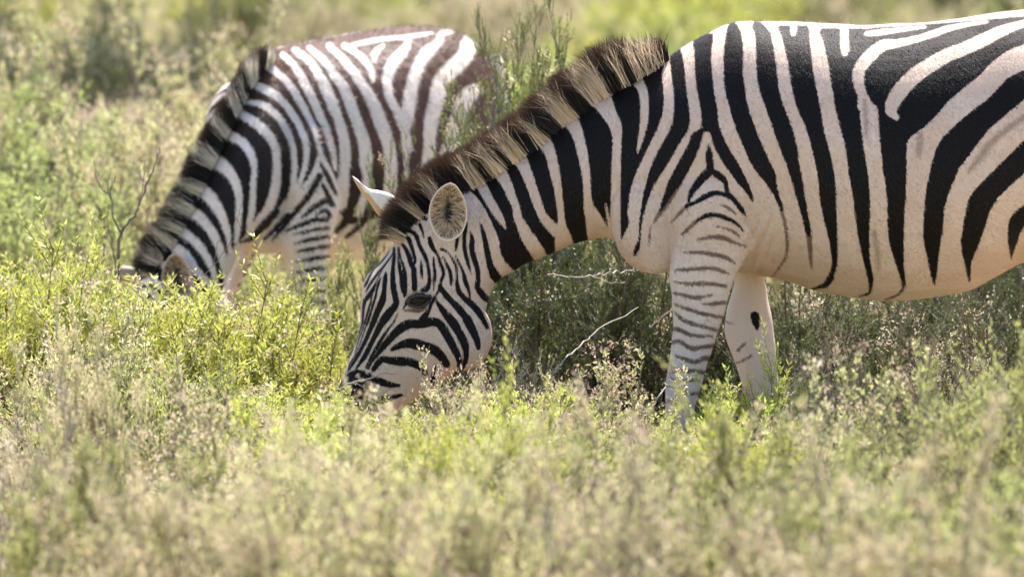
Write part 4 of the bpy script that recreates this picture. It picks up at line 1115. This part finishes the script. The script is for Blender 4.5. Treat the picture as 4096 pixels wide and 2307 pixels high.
def shrub_meshes(seed, H, R, stems, sprigs, nleaf, ll, lw, spread, sprig_len, upright, flowers=0, leafy=1.0, bare=0.0, side=0, angle=0.9, gap=0.0, tint_bias=0.0, stem_r=0.0035, low=.30):
    """a shrub of upright stems, side sprigs and leaves set along them; returns foliage, twigs and flower meshes (base at the origin)"""
    r = np.random.RandomState(seed)
    # main stems
    az = r.uniform(0, 2 * np.pi, stems)
    hf = 1 - (1 - low) * r.uniform(0, 1, stems) ** 1.15          # how high each stem ends, and how far out
    prof = np.sqrt(np.clip(1 - (np.clip(hf - .42, 0, 1) / .60) ** 2.2, 0.02, 1))
    rho = R * prof * r.uniform(0, 1, stems) ** .38 * (1 + 0.16 * np.sin(3 * az + seed) * np.sin(5 * hf + seed))
    end = np.stack([rho * np.cos(az), rho * np.sin(az), H * hf * r.uniform(.88, 1.03, stems)], 1)
    L = np.linalg.norm(end, axis=1)
    d0 = end / L[:, None]
    L = np.maximum(L - 0.6 * sprig_len, 0.5 * L)
    m = 7
    t = np.linspace(0, 1, m)
    wob = np.cumsum(r.normal(0, 0.05, (stems, m, 3)), axis=1) * t[None, :, None]
    start = np.concatenate([r.normal(0, 0.04 * R / 0.4, (stems, 2)), np.zeros((stems, 1)) - 0.03], 1)
    stem = start[:, None] + (d0[:, None] * t[None, :, None] + 0.8 * wob + np.array([0, 0, 1.0]) * (0.10 * upright * (t * t - t)[None, :, None])) * L[:, None, None]
    stem[:, :, 2] = np.maximum(stem[:, :, 2], -0.03)
    TV, TQ = tubes_np(stem, stem_r * (1.15 - 0.8 * t)[None] * r.uniform(0.6, 1.3, (stems, 1)), 4)
    # sprigs
    n = stems * sprigs
    si = np.repeat(np.arange(stems), sprigs)
    u = np.where(r.uniform(0, 1, n) < .82, 0.55 + 0.45 * r.uniform(0, 1, n) ** .7, r.uniform(.15, .6, n))
    if gap:
        u = gap + (1 - gap) * u
    x = u * (m - 1)
    i0 = np.clip(x.astype(int), 0, m - 2)
    fr = (x - i0)[:, None]
    base = stem[si, i0] * (1 - fr) + stem[si, i0 + 1] * fr
    tan = unit(stem[si, i0 + 1] - stem[si, i0])
    rnd = unit(r.normal(size=(n, 3)))
    dv = unit(tan * (0.8) + rnd * 0.75 + np.array([0, 0, 1.0]) * upright * 0.7)
    sl = sprig_len * r.uniform(0.5, 1.15, n)
    ms = 4
    ts = np.linspace(0, 1, ms)
    bend = unit(r.normal(size=(n, 3))) * 0.15 + np.array([0, 0, 0.22 * upright])
    sp = base[:, None] + (dv[:, None] * ts[None, :, None] + bend[:, None] * ts[None, :, None] ** 2) * sl[:, None, None]
    V2, Q2 = tubes_np(sp, (0.0013 * (1.1 - 0.8 * ts))[None] * np.ones((n, 1)), 3)
    TQ = np.concatenate([TQ, Q2 + len(TV)])
    TV = np.concatenate([TV, V2])
    # second order side sprigs
    allsp, allsl = [sp], [sl]
    if side:
        k = n * side
        pi = np.repeat(np.arange(n), side)
        uu = r.uniform(0.15, 0.9, k)
        xx = uu * (ms - 1)
        j0 = np.clip(xx.astype(int), 0, ms - 2)
        ff = (xx - j0)[:, None]
        b2 = sp[pi, j0] * (1 - ff) + sp[pi, j0 + 1] * ff
        t2 = unit(sp[pi, j0 + 1] - sp[pi, j0])
        d2 = unit(t2 + unit(r.normal(size=(k, 3))) * 0.6 + np.array([0, 0, 0.35 * upright]))
        l2 = sl[pi] * r.uniform(0.3, 0.6, k)
        s2 = b2[:, None] + d2[:, None] * ts[None, :, None] * l2[:, None, None]
        V2, Q2 = tubes_np(s2, (0.0008 * (1.1 - 0.7 * ts))[None] * np.ones((k, 1)), 3)
        TQ = np.concatenate([TQ, Q2 + len(TV)])
        TV = np.concatenate([TV, V2])
        allsp.append(s2); allsl.append(l2)
    # leaves
    LV, LQ, LT, off = [], [], [], 0
    tint_s = r.uniform(0, 1, n)
    for lev, (s_, l_) in enumerate(zip(allsp, allsl)):
        keep = r.uniform(0, 1, len(s_)) > bare
        s_, l_ = s_[keep], l_[keep]
        tb = (tint_s[keep] if lev == 0 else np.repeat(tint_s, side)[keep])
        cnt = max(3, int(nleaf * (1.0 if lev == 0 else 0.45)))
        N = len(s_) * cnt
        if N == 0:
            continue
        ii = np.repeat(np.arange(len(s_)), cnt)
        uu = r.uniform(0.05, 1.0, N)
        xx = uu * (ms - 1)
        j0 = np.clip(xx.astype(int), 0, ms - 2)
        ff = (xx - j0)[:, None]
        b2 = s_[ii, j0] * (1 - ff) + s_[ii, j0 + 1] * ff
        t2 = unit(s_[ii, j0 + 1] - s_[ii, j0])
        out = unit(np.cross(t2, r.normal(size=(N, 3))))
        ang = angle * r.uniform(0.6, 1.3, N)[:, None]
        dl = unit(t2 * np.cos(ang) + out * np.sin(ang))
        V, Q, li = leaves_np(b2, dl, ll * r.uniform(0.5, 1.2, N) * (1 - 0.3 * uu), lw * r.uniform(0.7, 1.2, N), r)
        tint = np.clip(0.45 * tb[ii] + 0.35 * r.uniform(0, 1, N) + 0.15 * uu + tint_bias, 0, 1)
        LV.append(V); LQ.append(Q + off); LT.append(tint[li]); off += len(V)
    foliage = None
    tops = sp[:, -1]
    fz = H / np.percentile(tops[:, 2], 99.3)
    fr_ = R / np.percentile(np.hypot(tops[:, 0], tops[:, 1]), 97)
    norm = np.array([fr_, fr_, fz])
    twig = mesh_np("twigs", TV * norm, TQ)
    if LV:
        foliage = mesh_np("foliage", np.concatenate(LV) * norm, np.concatenate(LQ))
        fattr(foliage, "tint", np.concatenate(LT))
    fl = None
    if flowers:
        tips = sp[:, -1] * norm
        pick = r.uniform(0, 1, n) < flowers
        tips = tips[pick]
        c = 26
        N = len(tips) * c
        ii = np.repeat(np.arange(len(tips)), c)
        cen = tips[ii] + r.normal(0, 0.0125, (N, 3)) + np.array([0, 0, .003])
        V, Q, li = leaves_np(cen, unit(r.normal(size=(N, 3)) + np.array([0, 0, .6])), r.uniform(.005, .011, N), r.uniform(.0025, .005, N), r)
        fl = mesh_np("blossoms", V, Q)
        fattr(fl, "tint", r.uniform(0, 1, len(tips))[ii][li] * 0.6 + r.uniform(0, 0.4, N)[li])
    return foliage, twig, fl

SPECIES = {}
def species(key, mat, twig_mat, variants, **kw):
    SPECIES[key] = ([shrub_meshes(s, **kw) for s in variants], mat, twig_mat, kw['H'], kw['R'])

species('needle', M_LEAF, M_TWIG, (1, 2, 3), H=.72, R=.40, stems=170, sprigs=17, nleaf=27, ll=.023, lw=.0034, spread=1.3, sprig_len=.10, upright=.8, flowers=.10, angle=.9)
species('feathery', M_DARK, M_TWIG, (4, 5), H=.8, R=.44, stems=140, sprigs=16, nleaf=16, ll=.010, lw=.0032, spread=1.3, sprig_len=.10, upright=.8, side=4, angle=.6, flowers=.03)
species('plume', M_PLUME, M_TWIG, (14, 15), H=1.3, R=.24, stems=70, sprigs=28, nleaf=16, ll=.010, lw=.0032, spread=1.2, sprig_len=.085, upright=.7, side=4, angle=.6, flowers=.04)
species('fresh', M_GREEN, M_TWIG, (6, 7), H=.66, R=.38, stems=110, sprigs=14, nleaf=16, ll=.013, lw=.0036, spread=1.25, sprig_len=.10, upright=.9, side=3, angle=.6)
species('straw', M_STRAW, M_GREY, (8, 9, 10), H=.66, R=.40, stems=150, sprigs=16, nleaf=15, ll=.014, lw=.0046, spread=1.3, sprig_len=.08, upright=.7, flowers=.28, side=1, angle=.9)
species('dry', M_STRAW, M_GREY, (11, 12), H=.64, R=.38, stems=70, sprigs=11, nleaf=7, ll=.011, lw=.0038, spread=1.25, sprig_len=.13, upright=.5, flowers=.08, bare=.4, side=3, stem_r=.0042)

USED = {k: 0 for k in SPECIES}
def shrub(key, px, y, H, W, label, cat="shrub", group=None, variant=None, rz=None, name=None, seed=0):
    """one shrub standing on the ground at depth y; px is where its middle was measured"""
    var, mat, tmat, h0, r0 = SPECIES[key]
    k = USED[key] if variant is None else variant
    USED[key] += 1
    fo, tw, fl = var[k % len(var)]
    x = P(px, 1153, y)[0]
    rr = random.Random(USED[key] * 77 + seed)
    root = thing(name or {'needle': 'needle_leaf_shrub', 'feathery': 'feathery_shrub', 'plume': 'feathery_shrub', 'fresh': 'green_shrub', 'straw': 'straw_shrub', 'dry': 'dry_twiggy_shrub'}[key],
                 label, cat, (x, y, ground_z(x, y)), group, rr.uniform(0, 6.28) if rz is None else rz)
    if H > 3:                                  # a photo row measured at the shrub's top
        H = P(px, H, y)[2] - ground_z(x, y)
    root.scale = (W / (2 * r0), W / (2 * r0), H / h0)
    if fo is not None:
        obj("foliage", fo, mat, root)
    obj("twigs", tw, tmat, root)
    if fl is not None:
        obj("blossoms", fl, M_FLOWER, root)
    return root

def ground_z(x, y):
    return 0.02 * math.sin(x * 1.7 + 0.6) * math.sin(y * 1.1) - 0.01

# ---- the shrubs one can tell apart: kind, pixel column, depth, height, width, label
NEAR = [
  # the bright shrub mass in front of the young zebra
  ('needle', 130, 0.75, 1055, 0.8, 'bright yellow green needle leaved shrub at the left edge, left of the young zebra\'s head'),
  ('needle', 300, 0.68, 1050, 0.42, 'bright needle leaved shrub with the highest sprigs, under the bare forked twig'),
  ('needle', 640, 0.6, 1165, 0.8, 'tall bright needle leaved shrub right in front of the young zebra\'s face'),
  ('needle', 960, 0.55, 1180, 0.74, 'bright needle leaved shrub below the young zebra\'s chest and left of the grown zebra\'s face'),
  ('needle', 1150, .52, 1290, .46, 'low bright needle leaved shrub touching the grown zebra\'s nose from the left'),
  ('straw', 330, 0.1, 1260, .56, 'straw tipped shrub mixed into the bright shrubs below the young zebra\'s head'),
  # behind and below the grown zebra
  ('plume', 2180, 1.4, 75, .44, 'tallest feathery shrub rising between the two zebras above the grown zebra\'s neck'),
  ('plume', 2120, 1.28, 190, 0.36, 'feathery shrub tucked in front of the foot of the tallest one behind the neck'),
  ('plume', 2010, 1.5, 235, 0.4, 'feathery shrub standing against the young zebra\'s rump, left of the tallest one'),
  ('plume', 1590, 1.55, 665, .30, 'slim feathery shrub whose tip shows above the grown zebra\'s poll between its ears'),
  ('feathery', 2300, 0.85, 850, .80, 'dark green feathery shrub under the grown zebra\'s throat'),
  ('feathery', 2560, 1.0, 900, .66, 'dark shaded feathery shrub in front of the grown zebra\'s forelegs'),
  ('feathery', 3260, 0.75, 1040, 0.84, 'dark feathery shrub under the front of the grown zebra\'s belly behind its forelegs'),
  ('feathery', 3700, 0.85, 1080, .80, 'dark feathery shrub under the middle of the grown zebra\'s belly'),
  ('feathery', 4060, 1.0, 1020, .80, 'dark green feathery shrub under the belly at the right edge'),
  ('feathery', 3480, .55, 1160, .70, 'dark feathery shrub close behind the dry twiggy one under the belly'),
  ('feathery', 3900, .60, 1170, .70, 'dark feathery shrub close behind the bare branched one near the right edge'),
  ('fresh', 1330, 1.35, 1060, .50, 'soft green feathery shrub between the young zebra\'s foreleg and the grown zebra\'s face'),
  ('fresh', 1190, 1.75, 1190, .40, 'thin green shrub growing against the young zebra\'s foreleg'),
  ('dry', 3480, 0.35, 1290, .46, 'grey dry twiggy shrub with bare branches standing under the grown zebra\'s belly'),
  ('dry', 3830, 0.25, 1270, .50, 'grey bare branched shrub with a few green tips near the right edge under the belly'),
  ('straw', 3420, -0.35, 1430, .50, 'yellowish straw shrub right of the grown zebra\'s far foreleg'),
  ('needle', 3560, -0.15, 1490, .42, 'small yellow green needle leaved shrub right of the far foreleg'),
  ('needle', 3080, -0.45, 1510, .46, 'small leafy shrub hiding the grown zebra\'s far hoof'),
  ('needle', 1540, -0.65, 1665, .50, 'leafy shrub the grown zebra is grazing on, at its lips'),
  ('straw', 1960, -0.45, 1465, .46, 'straw flowered shrub right of the grown zebra\'s jaw'),
  ('straw', 2250, -0.7, 1480, .56, 'straw flowered shrub in front of the dark shrub between head and forelegs'),
  ('needle', 2080, -1.0, 1600, .5, 'light green needle leaved shrub lower right of the grown zebra\'s chin'),
  ('straw', 2560, -0.75, 1620, .5, 'low straw shrub left of the grown zebra\'s near forehoof'),
  ('needle', 2820, -0.85, 1670, .46, 'low leafy shrub hiding the grown zebra\'s near forehoof'),
  ('straw', 1280, -0.6, 1675, .56, 'straw and green shrub below left of the grown zebra\'s muzzle'),
  ('needle', 900, -0.35, 1510, .60, 'leafy green shrub in the second row below the young zebra\'s neck'),
  ('fresh', 620, -0.7, 1450, .60, 'pale green shrub in the second row below the young zebra\'s ear'),
  # blurred front row, left to right
  ('dry', 120, -2.75, 1590, .72, 'blurred grey brown twiggy shrub in the lower left corner'),
  ('straw', 330, -1.88, 1340, 0.34, 'blurred brown tipped shrub standing above the lower left twiggy shrub'),
  ('fresh', 420, -3.85, 1750, .60, 'blurred greyish green shrub right of the lower left twiggy shrub'),
  ('straw', 800, -2.0, 1630, .70, 'blurred pale green and straw shrub left of the bottom middle'),
  ('straw', 760, -4.51, 1900, .66, 'blurred straw flowered shrub at the bottom left of the middle'),
  ('needle', 1180, -1.88, 1650, .56, 'blurred light green shrub below the gap left of the grown zebra\'s muzzle'),
  ('straw', 1130, -3.85, 1800, .66, 'blurred tan flowered shrub on the bottom edge below the muzzle'),
  ('straw', 1520, -2.38, 1690, .64, 'blurred tan flowered shrub straight below the grown zebra\'s muzzle'),
  ('straw', 1620, -4.77, 1860, .70, 'blurred tan and mauve flowered shrub at the bottom middle'),
  ('needle', 1880, -2.38, 1650, .5, 'blurred bright green shrub below the grown zebra\'s jaw'),
  ('straw', 2080, -4.24, 1810, .66, 'blurred tan flowered shrub at the bottom right of the middle'),
  ('fresh', 2330, -2.25, 1700, .50, 'blurred fresh green shrub between muzzle and near foreleg'),
  ('straw', 2560, -2.88, 1730, .66, 'blurred straw shrub below the grown zebra\'s near foreleg'),
  ('dry', 2420, -4.91, 1950, .6, 'blurred dry brown shrub on the bottom edge below the forelegs'),
  ('needle', 2860, -2.12, 1690, .56, 'blurred yellow green shrub below the far foreleg'),
  ('straw', 2900, -4.77, 1950, .66, 'blurred ochre shrub on the bottom edge right of the middle'),
  ('fresh', 3130, -3.25, 1650, .56, 'blurred pale green shrub right of the forelegs'),
  ('straw', 3330, -2.0, 1530, .56, 'blurred straw shrub with thin upright twigs below the belly'),
  ('dry', 3560, -2.62, 1570, .56, 'blurred grey stemmed shrub below the belly at the right'),
  ('fresh', 3330, -4.64, 1900, .66, 'blurred olive green shrub on the bottom edge at the right'),
  ('fresh', 3840, -2.75, 1490, .70, 'tall blurred grey green shrub standing near the right edge'),
  ('fresh', 4060, -2.12, 1430, .56, 'tall blurred green shrub cut by the right edge'),
  ('straw', 3700, -5.3, 1860, .70, 'blurred ochre and green shrub on the bottom edge near the right corner'),
  ('fresh', 4020, -5.04, 1900, .66, 'blurred green shrub in the lower right corner'),
  # middle distance, left of the young zebra
  ('fresh', 160, 3.0, 680, .80, 'sage green shrub behind the bright shrubs at the left edge'),
  ('dry', 420, 2.6, 860, .56, 'grey twiggy shrub left of the young zebra behind the bare twig'),
  ('straw', 640, 3.6, 470, .70, 'yellow green shrub just left of the young zebra\'s neck'),
  ('fresh', 330, 4.4, 400, .90, 'sage green shrub left of the young zebra\'s withers'),
  ('straw', 40, 4.9, 110, .60, 'tall yellowish shrub at the upper left edge'),
  ('straw', 900, 5.6, 150, .8, 'yellowish shrub above left of the young zebra\'s mane'),
  ('feathery', 300, 7.2, 20, 1.0, 'dark olive bush in the upper left corner above the yellowish shrubs'),
  ('feathery', 620, 8.4, 40, .9, 'dark olive bush at the top edge above the young zebra\'s neck'),
  ('fresh', 700, 5.0, 600, .6, 'low green shrub left of the young zebra\'s shoulder'),
]
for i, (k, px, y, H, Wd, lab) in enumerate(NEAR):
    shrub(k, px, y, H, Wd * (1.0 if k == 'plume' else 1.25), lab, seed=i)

# ---- scrub on the flat behind, each shrub on its own
rg = random.Random(5)
FAR_TXT = {'straw': ('out of focus yellowish scrub bush on the flat behind the zebras', 'yellowish bushes on the flat behind'),
           'needle': ('out of focus light green scrub bush on the flat behind the zebras', 'light green bushes on the flat behind'),
           'fresh': ('out of focus grassy green scrub bush on the flat behind the zebras', 'grassy green bushes on the flat behind'),
           'dry': ('out of focus grey brown scrub bush on the flat behind the zebras', 'grey brown bushes on the flat behind'),
           'feathery': ('out of focus dark green scrub bush on the flat behind the zebras', 'dark green bushes on the flat behind')}
y = 4.2
n_far = 0
while y < 38:
    half = (25 + y) * 0.0468 + 0.9
    wide = half + (2.6 if y < 24 else 0)
    x = -wide + rg.uniform(0, .5)
    while x < wide:
        k = rg.choices(['straw', 'needle', 'fresh', 'dry', 'feathery'], [30, 13, 29, 11, 17])[0]
        yy = y + rg.uniform(-.35, .35)
        h = rg.uniform(.34, .68) * (1.25 if k == 'feathery' else 1)
        near_edge = yy < 6.5 and x < -0.1
        if not (near_edge and rg.random() < .6):
            px = 2048 + x / (25 + yy) * FPX
            shrub(k, px, yy, h, h * rg.uniform(1.0, 1.5), FAR_TXT[k][0], 'bush', FAR_TXT[k][1], name='scrub_bush', seed=900 + n_far)
            n_far += 1
        x += rg.uniform(.55, 1.15) * (1 + max(0, y - 14) * .02) * (1 if abs(x) < half else 1.7)
    y += rg.uniform(.65, .95) * (1 + max(0, y - 14) * .03)

# ---- bare twigs and sticks
def twig_thing(name, label, cat, paths, mat, group=None):
    """paths: lists of (px, py, depth, radius); the first one is the stem the others leave from"""
    P0 = P(*paths[0][0][:3])
    root_loc = np.array([P0[0], P0[1], 0.0])
    V, Q, off = [], [], 0
    for pth in paths:
        c = crs([(*P(a, b, y), rr) for a, b, y, rr in pth], 5)
        kink = np.random.RandomState(int(pth[0][0]) + len(pth)).normal(0, 1, (len(c), 3)) * np.linspace(.3, 1, len(c))[:, None]
        c[:, :3] += kink * np.minimum(.0035, c[:, 3:4] * 1.3)
        c[:, 3] *= .72 * (1 + .12 * np.sin(np.arange(len(c)) * 2.1))
        v, q = tubes_np(c[None, :, :3], c[None, :, 3], 6)
        V.append(v - root_loc); Q.append(q + off); off += len(v)
    me = mesh_np(name, np.vstack(V), np.vstack(Q))
    smooth_shade(me)
    o = obj(name, me, mat)
    o.location = root_loc
    o['label'] = label; o['category'] = cat
    if group:
        o['group'] = group
    return o

Yt = 1.25
g0 = ground_row(Yt)
twig_thing('bare_twig', 'bare forked grey twig standing up left of the young zebra behind the bright shrub', 'twig', [
  [(500, g0, Yt, .007), (472, 1300, Yt, .006), (470, 1120, Yt, .0055), (485, 935, Yt, .005), (545, 850, Yt, .0042), (590, 740, Yt + .02, .0032), (632, 620, Yt, .002), (640, 590, Yt, .0014)],
  [(485, 935, Yt, .004), (455, 870, Yt, .0036), (440, 790, Yt, .003), (405, 755, Yt, .0024), (385, 700, Yt, .0018), (378, 640, Yt, .001)],
  [(440, 790, Yt, .0028), (450, 740, Yt, .002), (462, 700, Yt, .0012)],
  [(440, 795, Yt, .0024), (432, 730, Yt, .0016), (440, 690, Yt, .001)],
  [(545, 850, Yt, .0024), (570, 760, Yt, .0018), (578, 640, Yt, .001)],
  [(470, 1120, Yt, .0035), (452, 1000, Yt, .003), (430, 900, Yt, .0018), (436, 820, Yt, .001)],
  [(440, 1200, Yt, .003), (420, 1040, Yt, .0026), (400, 920, Yt, .0018), (392, 830, Yt, .001)],
  [(590, 740, Yt, .0018), (560, 700, Yt, .0014), (566, 640, Yt, .0008)],
  [(632, 620, Yt, .0012), (622, 600, Yt, .001), (634, 570, Yt, .0007)]], M_TWIG)
Yn = .55
twig_thing('thin_twig', 'thin reddish twig curving up across the young zebra\'s neck', 'twig', [
  [(700, 1750, Yn, .0018), (740, 1300, Yn, .0014), (790, 1150, Yn, .0012), (870, 1040, Yn, .0011), (925, 960, Yn, .0010), (950, 880, Yn, .0008), (962, 815, Yn, .0006)],
  [(855, 1060, Yn, .0014), (868, 980, Yn, .001), (880, 960, Yn, .0007)],
  [(925, 960, Yn, .0012), (905, 1000, Yn, .001), (890, 1010, Yn, .0006)],
  [(950, 880, Yn, .001), (966, 925, Yn, .0007)]], M_TWIG)
twig_thing('tall_twig', 'tall thin brown twig standing beside the young zebra\'s rump', 'twig', [
  [(1990, ground_row(1.2), 1.2, .006), (1960, 700, 1.2, .004), (1985, 340, 1.2, .0028), (1950, 230, 1.2, .0022), (1934, 150, 1.2, .0018), (1932, 76, 1.2, .0014)],
  [(1975, 440, 1.2, .002), (2010, 360, 1.2, .0014), (2030, 300, 1.2, .001)]], M_TWIG)
twig_thing('dead_branch', 'bleached dead branch lying in the dark shrub under the grown zebra\'s throat', 'branch', [
  [(2190, 1098, .25, .0022), (2290, 1108, .22, .0028), (2370, 1103, .25, .0028), (2450, 1088, .3, .0024), (2540, 1085, .4, .0016)],
  [(2370, 1104, .25, .0018), (2440, 1130, .2, .0014), (2500, 1125, .25, .001)]], M_BRANCH)
twig_thing('dead_stick', 'straight grey stick slanting through the dark shrub left of the near foreleg', 'branch', [
  [(2160, 1560, -.2, .0022), (2260, 1440, -.1, .0026), (2330, 1370, 0, .0026), (2420, 1300, .1, .002), (2560, 1230, .25, .0014)],
  [(2600, 1310, .3, .0022), (2690, 1235, .3, .0022)],
  [(2590, 1660, .1, .003), (2640, 1580, .1, .003), (2690, 1545, .15, .0025)]], M_BRANCH)
twig_thing('dry_stalk', 'pale dry stalk arching in front of the grown zebra\'s muzzle', 'twig', [
  [(1300, 1585, -.25, .0022), (1360, 1555, -.25, .0026), (1440, 1520, -.25, .0026), (1520, 1500, -.24, .0022), (1590, 1488, -.2, .0014)],
  [(1420, 1530, -.25, .0014), (1450, 1545, -.25, .0014), (1475, 1565, -.25, .001)]], M_BRANCH)

# ---- ground
def ground_mat():
    g = NT("sandy_soil")
    v = g.n("TexCoord").outputs["Object"]
    a = g.noise(1.3, 5, 0.6, v); b = g.noise(30, 5, 0.65, v); c = g.noise(220, 2, 0.5, v)
    col = g.mix(g.maprange(a.outputs[0], .35, .65), (0.36, 0.265, 0.18), (0.45, 0.345, 0.245))
    col = g.mix(g.maprange(b.outputs[0], .45, .7), col, (0.25, 0.17, 0.105))
    col = g.mix(g.maprange(c.outputs[0], .6, .75, 0, .5), col, (0.5, 0.40, 0.28))
    bp = g.n("Bump"); bp.inputs["Distance"].default_value = .02; bp.inputs["Strength"].default_value = .7
    g.l(b.outputs[0], bp.inputs["Height"])
    bs = g.n("BsdfPrincipled"); bs.inputs["Roughness"].default_value = .95; bs.inputs["Specular IOR Level"].default_value = .1
    g.l(col, bs.inputs["Base Color"]); g.l(bp.outputs[0], bs.inputs["Normal"]); g.l(bs.outputs[0], g.out.inputs[0])
    return g.m

xs = np.concatenate([[-900, -200, -60, -20], np.linspace(-9, 9, 61), [20, 60, 200, 900]])
ys = np.concatenate([[-300, -60, -30], np.linspace(-12, 42, 160), [60, 120, 300, 1500]])
gx, gy_ = np.meshgrid(xs, ys)
gz = np.where((np.abs(gx) <= 9) & (gy_ >= -12) & (gy_ <= 42), 0.02 * np.sin(gx * 1.7 + 0.6) * np.sin(gy_ * 1.1), 0)
V = np.stack([gx, gy_, gz], -1).reshape(-1, 3)
nx, ny = len(xs), len(ys)
ii = np.arange(nx * ny).reshape(ny, nx)
Q = np.stack([ii[:-1, :-1], ii[:-1, 1:], ii[1:, 1:], ii[1:, :-1]], -1).reshape(-1, 4)
me = mesh_np("ground", V, Q); smooth_shade(me)
o = obj("ground", me, ground_mat()); o['kind'] = 'structure'

# ---- uncountable low growth between the shrubs
r = np.random.RandomState(77)
N = 95000
yy = -9 + 45 * r.uniform(0, 1, N) ** 1.3
xx = (r.uniform(-1, 1, N)) * ((25 + yy) * .0468 + .8)
wide = r.uniform(0, 1, N) < .3
xx = np.where(wide, xx * 3.2, xx)
dens = noise3(np.stack([xx, yy, 0 * xx], 1), 2.2, 9)
keep = dens > r.normal(-.1, .35, N)
xx, yy = xx[keep], yy[keep]
N = len(xx)
zz = 0.02 * np.sin(xx * 1.7 + 0.6) * np.sin(yy * 1.1) - .005
k = 4
b = np.repeat(np.stack([xx, yy, zz], 1), k, 0) + np.concatenate([r.normal(0, .02, (N * k, 2)), np.zeros((N * k, 1))], 1)
d = unit(np.concatenate([r.normal(0, .45, (N * k, 2)), np.ones((N * k, 1))], 1))
ln = r.uniform(.04, .17, N * k)
V, Q, li = leaves_np(b, d, ln, r.uniform(.003, .007, N * k), r, .3)
me = mesh_np("ground_cover", V, Q)
fattr(me, "tint", np.clip(np.repeat(r.uniform(0, .75, N) + .2 * np.clip(noise3(np.stack([xx, yy, 0 * xx], 1), 1.2, 4), -1, 1), k) + r.uniform(0, .25, N * k), 0, 1)[li])
o = obj("ground_cover", me, leaf_mat("low_growth", (0.26, 0.33, 0.08), (0.44, 0.44, 0.15), (0.56, 0.47, 0.26), 0.45)); o['kind'] = 'stuff'
